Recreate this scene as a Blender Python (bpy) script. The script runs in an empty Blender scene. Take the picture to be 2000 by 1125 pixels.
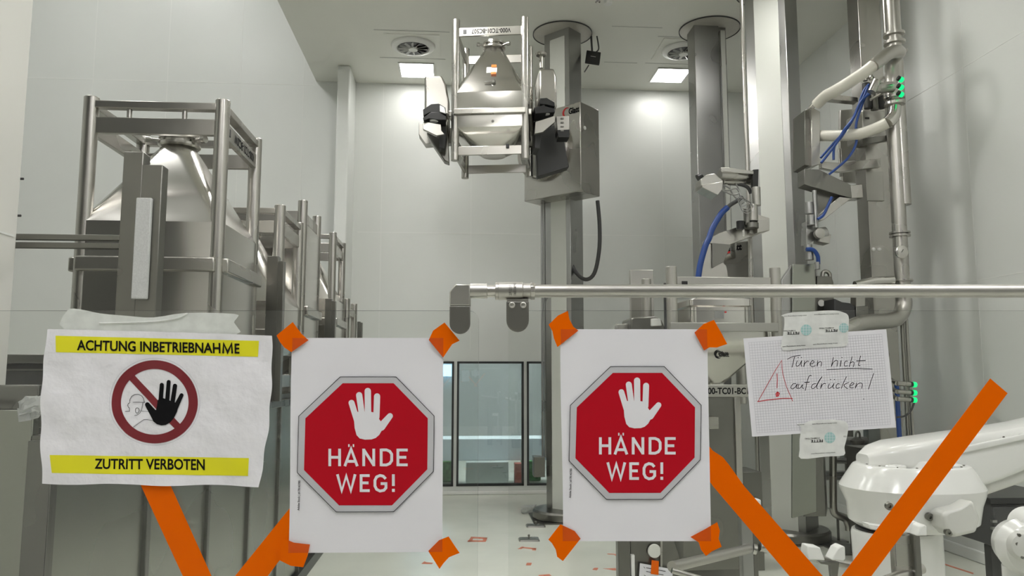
import bpy, bmesh, math, random
from mathutils import Vector, Matrix
random.seed(4)
V = Vector
scene = bpy.context.scene
COL = scene.collection

# ------------------------------------------------------------------ camera
FPX = 1500.0
TH = math.radians(6.3)      # pitch up
PS = math.radians(4.13)     # heading to the right of the room axis (+Y)
CAM = V((0, 0, 1.6))
Hd = V((math.sin(PS), math.cos(PS), 0)); Rt = V((math.cos(PS), -math.sin(PS), 0)); Zu = V((0, 0, 1))
FW = Hd*math.cos(TH) + Zu*math.sin(TH)
UP = -Hd*math.sin(TH) + Zu*math.cos(TH)
cd = bpy.data.cameras.new('camera'); cam = bpy.data.objects.new('camera', cd); COL.objects.link(cam)
cd.sensor_width = 36; cd.lens = 27; cd.clip_start = 0.01; cd.clip_end = 100
m = Matrix((Rt, UP, -FW)).transposed().to_4x4(); m.translation = CAM; cam.matrix_world = m
scene.camera = cam
scene.view_settings.view_transform = 'Standard'; scene.view_settings.look = 'None'
scene.view_settings.gamma = 1; scene.view_settings.use_curve_mapping = False
scene.view_settings.exposure = 1.45

# measuring: where a sight line of the survey photo meets a plane of the room
def ray(px, py): return FW*FPX + Rt*(px-1000) + UP*(562.5-py)
def PY(px, py, y): d = ray(px, py); return CAM + d*(y/d.y)
def PX(px, py, x): d = ray(px, py); return CAM + d*(x/d.x)
def PZ(px, py, z): d = ray(px, py); return CAM + d*((z-CAM.z)/d.z)
DF = 1.05
def PF(px, py, off=0.0): d = ray(px, py); return CAM + d*((DF-off)/d.dot(Hd))

# ------------------------------------------------------------------ materials
def nodes(name):
    m = bpy.data.materials.new(name); m.use_nodes = True
    nt = m.node_tree; p = nt.nodes['Principled BSDF']; return m, nt, p
def rgb(c): return (c[0], c[1], c[2], 1)
def noise_fac(nt, scale, detail=3, stretch=None):
    tc = nt.nodes.new('ShaderNodeTexCoord'); n = nt.nodes.new('ShaderNodeTexNoise')
    n.inputs['Scale'].default_value = scale; n.inputs['Detail'].default_value = detail
    if stretch:
        mp = nt.nodes.new('ShaderNodeMapping'); mp.inputs['Scale'].default_value = stretch
        nt.links.new(tc.outputs['Object'], mp.inputs['Vector']); nt.links.new(mp.outputs['Vector'], n.inputs['Vector'])
    else: nt.links.new(tc.outputs['Object'], n.inputs['Vector'])
    return n.outputs['Fac']
def ramp(nt, fac, lo, hi, a=0.35, b=0.65):
    r = nt.nodes.new('ShaderNodeMapRange'); r.inputs['From Min'].default_value = a; r.inputs['From Max'].default_value = b
    r.inputs['To Min'].default_value = lo; r.inputs['To Max'].default_value = hi
    nt.links.new(fac, r.inputs['Value']); return r.outputs['Result']
def mixc(nt, fac, c1, c2):
    x = nt.nodes.new('ShaderNodeMix'); x.data_type = 'RGBA'
    nt.links.new(fac, x.inputs[0]); x.inputs[6].default_value = rgb(c1); x.inputs[7].default_value = rgb(c2); return x.outputs[2]
def bump(nt, p, fac, strength, dist=0.002):
    b = nt.nodes.new('ShaderNodeBump'); b.inputs['Strength'].default_value = strength; b.inputs['Distance'].default_value = dist
    nt.links.new(fac, b.inputs['Height']); nt.links.new(b.outputs['Normal'], p.inputs['Normal'])
def steel(name, c, r0=.22, r1=.36, scale=2.5, stretch=(1, 1, 1), var=.88):
    m, nt, p = nodes(name); p.inputs['Metallic'].default_value = 1
    f = noise_fac(nt, scale, 1, stretch)
    nt.links.new(mixc(nt, ramp(nt, f, 0, 1, .2, .8), tuple(x*var for x in c), c), p.inputs['Base Color'])
    nt.links.new(ramp(nt, f, r0, r1, .2, .8), p.inputs['Roughness'])
    f2 = noise_fac(nt, 60, 2, (1, 1, .06)); bump(nt, p, f2, .06, .0006)
    return m
def plain(name, c, rough=.5, metal=0, spec=.5, nscale=0, var=.93, emit=0, bmp=0):
    m, nt, p = nodes(name); p.inputs['Roughness'].default_value = rough; p.inputs['Metallic'].default_value = metal
    p.inputs['Base Color'].default_value = rgb(c); p.inputs['Specular IOR Level'].default_value = spec
    if nscale:
        f = noise_fac(nt, nscale, 4)
        nt.links.new(mixc(nt, ramp(nt, f, 0, 1), tuple(x*var for x in c), c), p.inputs['Base Color'])
        if bmp: bump(nt, p, f, bmp, .004)
    if emit:
        p.inputs['Emission Color'].default_value = rgb(c); p.inputs['Emission Strength'].default_value = emit
    return m
def glassy(name, tint, refl=1.45, rough=0.0, milky=0.0, milkc=(.8, .82, .8)):
    m = bpy.data.materials.new(name); m.use_nodes = True; nt = m.node_tree; nt.nodes.clear()
    o = nt.nodes.new('ShaderNodeOutputMaterial'); t = nt.nodes.new('ShaderNodeBsdfTransparent'); g = nt.nodes.new('ShaderNodeBsdfGlossy')
    fr = nt.nodes.new('ShaderNodeFresnel'); mx = nt.nodes.new('ShaderNodeMixShader')
    fr.inputs['IOR'].default_value = refl; g.inputs['Roughness'].default_value = rough; t.inputs['Color'].default_value = rgb(tint)
    nt.links.new(fr.outputs[0], mx.inputs[0]); nt.links.new(t.outputs[0], mx.inputs[1]); nt.links.new(g.outputs[0], mx.inputs[2])
    last = mx
    if milky:
        d = nt.nodes.new('ShaderNodeBsdfDiffuse'); d.inputs['Color'].default_value = rgb(milkc)
        tl = nt.nodes.new('ShaderNodeBsdfTranslucent'); tl.inputs['Color'].default_value = rgb(milkc)
        a = nt.nodes.new('ShaderNodeMixShader'); a.inputs[0].default_value = .4
        nt.links.new(d.outputs[0], a.inputs[1]); nt.links.new(tl.outputs[0], a.inputs[2])
        m2 = nt.nodes.new('ShaderNodeMixShader')
        f = noise_fac(nt, 45, 4, (1, 1, 1)); nt.links.new(ramp(nt, f, milky*.92, min(1, milky*1.08)), m2.inputs[0])
        nt.links.new(mx.outputs[0], m2.inputs[1]); nt.links.new(a.outputs[0], m2.inputs[2]); last = m2
    nt.links.new(last.outputs[0], o.inputs[0]); return m
def tape_mat(name, c):
    m = bpy.data.materials.new(name); m.use_nodes = True; nt = m.node_tree; nt.nodes.clear()
    o = nt.nodes.new('ShaderNodeOutputMaterial'); d = nt.nodes.new('ShaderNodeBsdfDiffuse'); tl = nt.nodes.new('ShaderNodeBsdfTranslucent')
    g = nt.nodes.new('ShaderNodeBsdfGlossy'); fr = nt.nodes.new('ShaderNodeFresnel'); tr = nt.nodes.new('ShaderNodeBsdfTransparent')
    d.inputs['Color'].default_value = rgb(c); tl.inputs['Color'].default_value = rgb(c); tr.inputs['Color'].default_value = (1, .35, .02, 1)
    g.inputs['Roughness'].default_value = .2; fr.inputs['IOR'].default_value = 1.22
    a = nt.nodes.new('ShaderNodeMixShader'); a.inputs[0].default_value = .22
    b = nt.nodes.new('ShaderNodeMixShader'); b.inputs[0].default_value = .10
    e = nt.nodes.new('ShaderNodeMixShader')
    nt.links.new(d.outputs[0], a.inputs[1]); nt.links.new(tl.outputs[0], a.inputs[2])
    nt.links.new(a.outputs[0], b.inputs[1]); nt.links.new(tr.outputs[0], b.inputs[2])
    nt.links.new(fr.outputs[0], e.inputs[0]); nt.links.new(b.outputs[0], e.inputs[1]); nt.links.new(g.outputs[0], e.inputs[2])
    f = noise_fac(nt, 30, 3, (1, 1, .4)); bp = nt.nodes.new('ShaderNodeBump'); bp.inputs['Strength'].default_value = .25; bp.inputs['Distance'].default_value = .002
    nt.links.new(f, bp.inputs['Height']); nt.links.new(bp.outputs[0], g.inputs['Normal']); nt.links.new(bp.outputs[0], d.inputs['Normal'])
    nt.links.new(e.outputs[0], o.inputs[0]); return m

M = {}
M['steel'] = steel('brushed_steel', (.52, .505, .47))
M['steel_bright'] = steel('bright_steel', (.66, .645, .61), .14, .26)
M['steel_rough'] = steel('satin_steel', (.50, .49, .455), .30, .45)
M['steel_dark'] = steel('dark_steel', (.24, .235, .215), .25, .4)
M['steel_grey'] = steel('grey_column_steel', (.44, .44, .43), .24, .36)
M['clad'] = steel('cladding_steel', (.36, .37, .33), .22, .3, 1.2)
M['clad_trim'] = steel('cladding_trim_steel', (.20, .20, .185), .25, .3)
M['clamp'] = steel('clamp_dark_satin', (.22, .215, .195), .38, .5)
M['wall'] = plain('wall_panel_paint', (.76, .775, .745), .30, 0, .45, .9, .97)
M['wall_warm'] = plain('wall_panel_warm', (.78, .775, .73), .30, 0, .45, .9, .97)
M['seam'] = plain('panel_seam', (.80, .81, .78), .4)
M['seam_dark'] = plain('panel_seam_grey', (.50, .50, .47), .5)
M['ceil'] = plain('ceiling_paint', (.80, .80, .74), .42, 0, .4, .8, .97)
M['floor'] = plain('epoxy_floor', (.74, .755, .67), .24, 0, .5, 1.6, .9, 0, .02)
M['black'] = plain('black_plastic', (.012, .012, .012), .35)
M['blackframe'] = plain('window_gasket', (.015, .018, .018), .4)
M['rubber'] = plain('dark_rubber', (.05, .05, .05), .5)
M['white'] = plain('white_plastic', (.80, .80, .77), .3)
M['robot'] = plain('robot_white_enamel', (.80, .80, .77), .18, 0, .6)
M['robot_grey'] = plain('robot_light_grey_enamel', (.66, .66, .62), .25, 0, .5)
M['strip'] = plain('column_white_strip', (.70, .71, .66), .22, 0, .6)
M['hose'] = plain('ivory_hose', (.66, .64, .56), .4, 0, .5)
M['blue'] = plain('blue_hose', (.015, .06, .26), .35)
M['bluebar'] = plain('blue_bar', (.02, .08, .30), .4)
M['greenled'] = plain('green_lamp', (.0, .50, .12), .4, emit=.8)
M['lamp_gallery'] = plain('gallery_diffuser', (1, .985, 1.0), .4, emit=15)
M['lamp_high'] = plain('high_bay_diffuser', (1, .99, .97), .4, emit=11)
M['flange'] = plain('flange_grey_steel', (.52, .50, .45), .35, .3, nscale=3, var=.85)
M['lamp'] = plain('luminaire_diffuser', (1, .985, .95), .4, emit=6.5)
M['lamp_row'] = plain('luminaire_row_diffuser', (1, .985, .95), .4, emit=9)
M['lamp_mid'] = plain('luminaire_mid_diffuser', (1, .985, .95), .4, emit=30)
M['paper'] = plain('white_paper', (.77, .765, .80), .55, 0, .3, 6, .98)
M['paper_crumple'] = plain('crumpled_paper', (.80, .795, .825), .45, 0, .35, 26, .985, 0, 1.0)
M['red'] = plain('printed_red', (.46, .001, .012), .5, 0, .2)
M['darkred'] = plain('printed_dark_red', (.19, .012, .02), .35)
M['silver'] = plain('printed_grey', (.56, .56, .585), .4, nscale=5, var=.85)
M['ink'] = plain('black_ink', (.004, .004, .005), .7, 0, .15)
M['yellow'] = plain('yellow_marker', (.78, .74, .01), .4)
M['pen'] = plain('pen_ink', (.02, .02, .025), .5)
M['redpen'] = plain('red_pen_ink', (.55, .02, .03), .5)
M['grid'] = plain('grid_print', (.42, .42, .47), .6)
M['teal'] = plain('teal_print', (.35, .58, .56), .5)
M['logo_red'] = plain('logo_red', (.6, .03, .03), .4)
M['orange'] = tape_mat('orange_tape', (1.0, .18, .0))
M['orange_no_backlight'] = plain('orange_tape_no_backlight', (.66, .085, .0), .35, 0, .4, 40, .93)  # deeper orange painted in where paper blocks light from behind
M['orange_floor'] = plain('floor_tape_red', (.62, .20, .12), .5)
M['glass'] = glassy('clear_guard_glass', (.985, .99, .985), 1.45)
M['glass_edge'] = plain('glass_cut_edge', (.16, .18, .17), .15, 0, .8)
M['pane'] = glassy('window_pane', (.80, .84, .84), 1.8)
M['cleartape'] = glassy('packing_tape', (.95, .95, .94), 1.5, .25, .84, (.95, .96, .94))
M['cleartape2'] = glassy('clear_tape_sheet', (.95, .95, .94), 1.5, .3, .80, (.93, .95, .92))
M['film'] = glassy('crumpled_film', (.9, .9, .9), 1.5, .2, .5, (.8, .82, .8))
M['grass'] = plain('grass', (.10, .36, .12), .8, nscale=20, var=.5)
M['sky'] = plain('daylight_pane', (.35, .68, .95), .5, emit=1.3)
M['concrete'] = plain('concrete', (.42, .47, .46), .8, nscale=3, var=.8)
M['bluegrey'] = plain('annex_wall_paint', (.42, .44, .44), .5)
M['whiteboard'] = plain('annex_counter_white', (.66, .74, .77), .4)
M['darkred_box'] = plain('red_equipment', (.30, .07, .05), .5)

# ------------------------------------------------------------------ mesh building
W = {}
def tag(o, label=None, cat=None, group=None, kind=None):
    if label: o['label'] = label
    if cat: o['category'] = cat
    if group: o['group'] = group
    if kind: o['kind'] = kind
    return o
def thing(name, label, cat, loc=(0, 0, 0), group=None):
    o = bpy.data.objects.new(name, None); COL.objects.link(o); o.location = loc; o.empty_display_size = .1
    W[o] = V(loc); return tag(o, label, cat, group)
class G:
    def __init__(s, M=None): s.bm = bmesh.new(); s.M = M; s.solid = False; s.printed = False
    def v(s, p):
        p = V(p)
        if s.M is not None: p = s.M @ p
        return s.bm.verts.new(p)
    def face(s, vs):
        try: return s.bm.faces.new(vs)
        except ValueError: return None
    def poly(s, pts): s.printed = True; return s.face([s.v(p) for p in pts])
    def box(s, c, sz, R=None):
        s.solid = True
        c = V(c); h = V(sz)/2; vs = []
        for dz in (-1, 1):
            for dx, dy in ((-1, -1), (1, -1), (1, 1), (-1, 1)):
                d = V((dx*h.x, dy*h.y, dz*h.z))
                if R is not None: d = R @ d
                vs.append(s.v(c+d))
        for f in ((3, 2, 1, 0), (4, 5, 6, 7), (0, 1, 5, 4), (1, 2, 6, 5), (2, 3, 7, 6), (3, 0, 4, 7)): s.face([vs[i] for i in f])
        return s
    def b2(s, a, b):
        a = V(a); b = V(b); return s.box((a+b)/2, (abs(a.x-b.x), abs(a.y-b.y), abs(a.z-b.z)))
    def prism(s, pts, vec):
        s.solid = True
        vec = V(vec); a = [s.v(p) for p in pts]; b = [s.v(V(p)+vec) for p in pts]; n = len(a)
        s.face(a); s.face(list(reversed(b)))
        for i in range(n): s.face([a[i], b[i], b[(i+1) % n], a[(i+1) % n]])
        return s
    def loft(s, rings, cap=True, closed=False):
        s.solid = True
        R = [[s.v(p) for p in r] for r in rings]; n = len(R[0])
        for a, b in zip(R, R[1:]):
            for i in range(n): s.face([a[i], a[(i+1) % n], b[(i+1) % n], b[i]])
        if closed:
            a, b = R[-1], R[0]
            for i in range(n): s.face([a[i], a[(i+1) % n], b[(i+1) % n], b[i]])
        elif cap: s.face(list(reversed(R[0]))); s.face(R[-1])
        return s
    def cyl(s, p0, p1, r, r1=None, n=20, cap=True):
        p0 = V(p0); p1 = V(p1); r1 = r if r1 is None else r1
        d = (p1-p0).normalized(); u = d.orthogonal().normalized(); w = d.cross(u)
        f = lambda p, q: [p+(u*math.cos(2*math.pi*i/n)+w*math.sin(2*math.pi*i/n))*q for i in range(n)]
        return s.loft([f(p0, r), f(p1, r1)], cap)
    def lathe(s, prof, base, axis=(0, 0, 1), n=32, closed=False):
        base = V(base); d = V(axis).normalized(); u = d.orthogonal().normalized(); w = d.cross(u)
        rs = [[base+d*z+(u*math.cos(2*math.pi*i/n)+w*math.sin(2*math.pi*i/n))*max(r, 1e-4) for i in range(n)] for r, z in prof]
        return s.loft(rs, not closed, closed)
    def tube(s, pts, r, n=12, sub=6, corr=0):
        P = [V(p) for p in pts]
        if sub > 1 and len(P) > 2:
            Q = []
            for i in range(len(P)-1):
                p0 = P[max(i-1, 0)]; p1 = P[i]; p2 = P[i+1]; p3 = P[min(i+2, len(P)-1)]
                for k in range(sub):
                    t = k/sub
                    Q.append(.5*((2*p1)+(p2-p0)*t+(2*p0-5*p1+4*p2-p3)*t*t+(-p0+3*p1-3*p2+p3)*t**3))
            Q.append(P[-1]); P = Q
        u = None; rings = []
        for i, p in enumerate(P):
            d = (P[min(i+1, len(P)-1)]-P[max(i-1, 0)]).normalized()
            u = d.orthogonal().normalized() if u is None else (u-d*u.dot(d)).normalized()
            w = d.cross(u); rr = r*(1+corr*(i % 2))
            rings.append([p+(u*math.cos(2*math.pi*k/n)+w*math.sin(2*math.pi*k/n))*rr for k in range(n)])
        return s.loft(rings, True)
    def build(s, name, mat, parent=None, bevel=0, seg=2, angle=32, label=None, mats=None, doubles=True):
        bm = s.bm
        if s.printed and not s.solid:
            bm.normal_update()
            for f in bm.faces:
                f.smooth = False
                if f.normal.dot(Hd) > 0: f.normal_flip()
        else:
            if doubles: bmesh.ops.remove_doubles(bm, verts=bm.verts, dist=1e-6)
            bmesh.ops.recalc_face_normals(bm, faces=bm.faces)
            for f in bm.faces: f.smooth = True
        for e in bm.edges:
            if len(e.link_faces) == 2 and e.calc_face_angle(0) > math.radians(angle): e.smooth = False
        me = bpy.data.meshes.new(name)
        if parent is not None: off = W.get(parent, V((0, 0, 0)))
        else:
            xs = [v.co for v in bm.verts]
            off = V(((min(p.x for p in xs)+max(p.x for p in xs))/2, (min(p.y for p in xs)+max(p.y for p in xs))/2, min(p.z for p in xs)))
        bmesh.ops.translate(bm, verts=bm.verts, vec=-off)
        bm.to_mesh(me); bm.free(); me.materials.append(mat)
        for x in (mats or []): me.materials.append(x)
        o = bpy.data.objects.new(name, me); COL.objects.link(o)
        if parent is not None: o.parent = parent
        else: o.location = off
        W[o] = off
        if bevel:
            b = o.modifiers.new('bevel', 'BEVEL'); b.width = bevel; b.segments = seg; b.limit_method = 'ANGLE'; b.angle_limit = math.radians(35); b.harden_normals = False
        if label: o['label'] = label
        return o
def struct(o): o['kind'] = 'structure'; return o
def copy_tree(o, parent=None):
    c = o.copy(); COL.objects.link(c); c.parent = parent
    for ch in [x for x in bpy.data.objects if x.parent == o]: copy_tree(ch, c)
    return c
def text_mesh(s, bold=0.0, shear=0, space=1.0):
    cu = bpy.data.curves.new('t', 'FONT'); cu.body = s; cu.offset = bold; cu.shear = shear; cu.space_character = space; cu.resolution_u = 4
    o = bpy.data.objects.new('t', cu); COL.objects.link(o)
    bpy.context.view_layer.update()
    me = bpy.data.meshes.new_from_object(o.evaluated_get(bpy.context.evaluated_depsgraph_get()))
    bpy.data.objects.remove(o); bpy.data.curves.remove(cu); return me
def text_quad(name, s, TL, TR, BR, BL, mat, parent, bold=0.0, disp=None, label=None, space=1.0, shear=0):
    me = text_mesh(s, bold, shear, space); xs = [v.co.x for v in me.vertices]; ys = [v.co.y for v in me.vertices]
    x0, x1, y0, y1 = min(xs), max(xs), min(ys), max(ys); off = W.get(parent, V((0, 0, 0)))
    if disp:
        bb = bmesh.new(); bb.from_mesh(me); bmesh.ops.triangulate(bb, faces=bb.faces[:])
        for _ in range(3):
            L = [e for e in bb.edges if e.calc_length() > .12]
            if L: bmesh.ops.subdivide_edges(bb, edges=L, cuts=1); bmesh.ops.triangulate(bb, faces=bb.faces[:])
        bb.to_mesh(me); bb.free()
    for v in me.vertices:
        u = (v.co.x-x0)/(x1-x0); t = (v.co.y-y0)/(y1-y0)
        p = (BL*(1-u)+BR*u)*(1-t)+(TL*(1-u)+TR*u)*t
        if disp: p = disp(p)
        v.co = p-off
    me.materials.append(mat); me.name = name
    o = bpy.data.objects.new(name, me); COL.objects.link(o); o.parent = parent; W[o] = off
    if label: o['label'] = label
    return o

# ================================================================== SETTING
YB = 10.4; ZC = 5.6; XL = -1.96; XR = 4.45; Y0 = -2.6; ZH = 8.3
g = G(); g.b2((-7.2, Y0-.2, -.2), (XR+.2, 15.2, 0)); struct(g.build('floor', M['floor']))
g = G(); g.b2((XL, Y0, ZC), (XR+.1, YB+.15, ZC+.25)); cl = struct(g.build('ceiling', M['ceil'], bevel=.004))
g = G(); g.b2((-7.2, Y0, ZH), (XL, YB+.15, ZH+.2)); struct(g.build('ceiling', M['wall'])).name = 'ceiling_high'
g = G(); g.b2((XL-.02, Y0, ZC+.26), (XL+.02, YB, ZH-.005)); o = struct(g.build('wall_upper', M['wall']))
# back wall with window openings
WZ0 = PY(950, 949, YB).z; WZ1 = PY(950, 706, YB).z
cols = []
p = 892-137*2
for k in range(6): cols.append((PY(p+137*k, 830, YB).x, PY(p+137*k+131, 830, YB).x))
g = G(); g.b2((-7.2, YB, 0), (cols[0][0], YB+.14, ZH)); g.b2((cols[-1][1], YB, 0), (XR+.2, YB+.14, ZH))
g.b2((cols[0][0], YB, WZ1), (cols[-1][1], YB+.14, ZH)); g.b2((cols[0][0], YB, 0), (cols[-1][1], YB+.14, WZ0))
for a, b in zip(cols, cols[1:]): g.b2((a[1], YB, WZ0), (b[0], YB+.14, WZ1))
wb = struct(g.build('wall_back', M['wall']))
g = G()
zs1 = PY(1000, 457, YB).z; zs2 = PY(600, 166, YB).z
g.b2((-1.35, YB-.002, zs1-.006), (XR, YB, zs1+.006)); g.b2((-7, YB-.002, zs2-.006), (XL-.02, YB, zs2+.006))
for px in (745, 920, 1295): x = PY(px, 400, YB).x; g.b2((x-.005, YB-.002, WZ1+.15), (x+.005, YB, ZC-.01))
for px in (185, 330, 472, 595): x = PY(px, 100, YB).x; g.b2((x-.005, YB-.002, 0), (x+.005, YB, ZH))
g.build('panel_seam', M['seam'], wb)
g = G(); g.b2((-7, YB-.03, 0), (XR, YB, .045)); struct(g.build('baseboard_back', M['white'], bevel=.01))
# pillar against the back wall
xa = PY(655, 300, 9.8).x; xb = PY(680, 300, 9.8).x
g = G(); g.b2((xa, 9.8, 0), (xb, YB-.001, ZC-.001)); tag(struct(g.build('trim_1', M['wall'], bevel=.02, seg=3)))
for k, (a, b) in enumerate(cols):
    w = struct(thing('window_%d' % (k+1), None, None, ((a+b)/2, YB, WZ0)))
    g = G(); t = .028
    g.b2((a, YB-.012, WZ0), (a+t, YB+.06, WZ1)); g.b2((b-t, YB-.012, WZ0), (b, YB+.06, WZ1))
    g.b2((a, YB-.012, WZ0), (b, YB+.06, WZ0+t)); g.b2((a, YB-.012, WZ1-t), (b, YB+.06, WZ1)); g.build('window_frame', M['blackframe'], w)
    g = G(); g.b2((a+t, YB+.01, WZ0+t), (b-t, YB+.022, WZ1-t)); g.build('pane', M['pane'], w)
# right wall
g = G(); g.b2((XR, Y0, 0), (XR+.15, YB, ZC)); wr = struct(g.build('wall_right', M['wall']))
g = G()
for (pa, pb) in (((2000, 60), (1750, 218)), ((2000, 531), (1895, 553))):
    z = PX(pa[0], pa[1], XR).z; g.b2((XR-.002, Y0, z-.004), (XR, YB, z+.004))
for px in (1885, 1700, 1620): y = PX(px, 200, XR).y; g.b2((XR-.002, y-.004, 0), (XR, y+.004, ZC))
for y in (3.5, 1.1): g.b2((XR-.002, y-.004, 0), (XR, y+.004, ZC))
g.build('panel_seam', M['seam'], wr)
g = G(); g.b2((XR-.03, Y0, 0), (XR, YB, .10)); struct(g.build('baseboard_right', M['seam'], bevel=.01))
# near left wall
YL = 2.9; XW = -1.61
g = G(); g.b2((XW-.1, Y0, 0), (XW, YL, ZC)); wl = struct(g.build('wall_left', M['wall_warm'], bevel=.006))
g = G(); z = PX(20, 459, XW).z; g.b2((XW, .5, z-.004), (XW+.002, YL-.02, z+.004)); g.build('panel_seam', M['seam'], wl)
g = G()
for px, py in ((64, 349), (61, 421)):
    q = PY(px, py, YL+.015); g.lathe([(.0, -.006), (.0035, -.005), (.0045, 0), (.0045, .01)], (XW-.012, YL+.02, q.z), (1, 0, 0), 12)
g.build('bolt', M['rubber'], wl)
g = G(); g.b2((-7.2, Y0, 0), (-7.05, YB, ZH)); struct(g.build('wall_far_left', M['wall']))
g = G(); g.b2((-7.2, Y0-.15, 0), (XR+.15, Y0, ZH)); struct(g.build('wall_behind', plain('dark_reflection_tone', (.20, .20, .19), .5)))  # unseen wall, darkened to deepen what steel and glass reflect

# annex behind the windows
g = G(); g.b2((-7.2, 15, 0), (XR+.2, 15.15, 3.2)); struct(g.build('wall_annex', M['bluegrey']))
g = G(); g.b2((-7.2, YB+.15, 3.2), (XR+.2, 15.15, 3.3)); struct(g.build('ceiling_annex', M['ceil']))
g = G(); q = PY(900, 857, 11.0); q2 = PY(900, 900, 11.0); g.b2((-1.9, 11.0, q2.z), (3.2, 11.5, q.z)); cnt = thing('counter', 'long white counter standing behind the far windows', 'counter', (.6, 11.25, 0))
g.build('counter_front', M['whiteboard'], cnt, bevel=.01)
g = G()
for x in (-1.8, 3.1): g = G(); g.b2((x-.05, 11.05, 0), (x+.05, 11.45, q2.z)); g.build('leg', M['black'], cnt)
g = G(); a = PY(910, 902, 10.85); b = PY(993, 947, 10.85); g.b2((a.x, 10.8, 0), (b.x, 10.98, a.z))
tag(g.build('concrete_block', M['concrete'], bevel=.01), 'grey concrete block behind the middle far window', 'block')
g = G(); a = PY(1005, 902, 10.85); g.b2((a.x, 10.8, 0), (a.x+.13, 10.98, a.z-.02)); tag(g.build('equipment_box', M['darkred_box'], bevel=.005), 'dark red box to the right of the concrete block behind the far window', 'box')
for px, lb in ((872, 'green grass patch seen low through the narrow far window strip'), (1034, 'green grass patch seen low through the far window beside the lift column')):
    a = PY(px-14, 903, 11.6); g = G(); g.b2((a.x, 11.6, 0), (a.x+.28, 11.9, PY(px, 901, 11.6).z)); o = tag(g.build('grass_patch', M['grass'], bevel=.02), lb, 'grass', kind='stuff')
g = G(); a = PY(862, 712, 14.9); b = PY(884, 735, 14.9); g.b2((a.x-.6, 14.9, b.z), (b.x-.02, 14.99, a.z)); struct(g.build('window_9', M['sky']))
g = G(); g.b2((-1.5, 10.62, 3.12), (3.2, 10.78, 3.199)); struct(g.build('annex_fill_bar', plain('annex_fill_glow', (.95, .98, 1), .4, emit=16)))  # unseen glowing bar added to brighten the counter front

# luminaires
def luminaire(cx, cy, z, sx, sy, label, mat='lamp', group=None):
    t = thing('ceiling_light', label, 'ceiling light', (cx, cy, z), group)
    g = G(); w = .02
    for a in ((-1, 0), (1, 0)): g.box((cx+a[0]*(sx/2+w/2), cy, z-.006), (w, sy+2*w, .012))
    for a in (-1, 1): g.box((cx, cy+a*(sy/2+w/2), z-.006), (sx, w, .012))
    g.build('frame', M['white'], t)
    g = G(); g.box((cx, cy, z-.004), (sx, sy, .007)); g.build('diffuser', M[mat], t)
c1 = (PZ(780, 122, ZC)+PZ(847, 122, ZC)+PZ(845, 152, ZC)+PZ(786, 150, ZC))/4
c2 = (PZ(1285, 132, ZC)+PZ(1349, 133, ZC)+PZ(1332, 161, ZC)+PZ(1270, 160, ZC))/4
luminaire(c1.x, c1.y, ZC, .43, .46, 'lit square ceiling light left of the hanging container')
luminaire(c2.x, c2.y, ZC, .43, .46, 'lit square ceiling light between the two ceiling flanges')
for y in (6.4, 3.1, -.2, -1.7):
    for x in (-.5, 2.8): luminaire(x, y, ZC, .6, .6, 'square ceiling light above the fence, out of the picture', 'lamp_mid' if (y > 5 and x < 0) else 'lamp_row' if y > 0 else 'lamp_gallery', 'ceiling lights out of the picture')
for y in (8.2, 5.2, 1.5):
    luminaire(-4.3, y, ZH, 1.1, .6, 'wide ceiling light in the high bay, out of the picture', 'lamp_high', 'high bay ceiling lights')
# ceiling diffusers
def swirl(px, py, label):
    c = PZ(px, py, ZC); t = thing('swirl_diffuser', label, 'air vent', (c.x, c.y, ZC))
    g = G(); g.box((c.x, c.y, ZC-.004), (.66, .62, .008)); g.build('mounting_plate', M['ceil'], t)
    g = G(); g.lathe([(.27, -.012), (.26, -.03), (.20, -.05), (.185, -.03), (.185, -.012)], (c.x, c.y, ZC), (0, 0, 1), 48); 
    g.build('ring', M['white'], t)
    g = G(); g.lathe([(.183, -.045), (.183, -.038)], (c.x, c.y, ZC)); g.build('core', M['black'], t)
    g = G()
    for k in range(12):
        a = k*math.pi/6; R = Matrix.Rotation(a, 3, 'Z') @ Matrix.Rotation(.6, 3, 'X')
        g.box((c.x+.115*math.cos(a), c.y+.115*math.sin(a), ZC-.052), (.13, .028, .004), R)
    g.build('blade', M['steel_grey'], t)
    g = G(); g.lathe([(.055, -.066), (.06, -.056), (.06, -.044)], (c.x, c.y, ZC)); g.build('hub', M['white'], t)
swirl(807, 88, 'round swirl air vent left of the hanging container')
swirl(1335, 97, 'round swirl air vent half hidden by the second lift column')
g = G()
for (a, b) in (((730, 58), (878, 60)), ((742, 112), (870, 113)), ((1195, 51), (1295, 52)), ((1285, 71), (1358, 72)), ((1180, 121), (1245, 122)), ((1260, 123), (1358, 124))):
    A = PZ(a[0], a[1], ZC); B = PZ(b[0], b[1], ZC); g.b2((A.x, A.y-.006, ZC-.003), (B.x, A.y+.006, ZC-.0005))
g.build('panel_seam', M['seam_dark'], cl)
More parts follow.
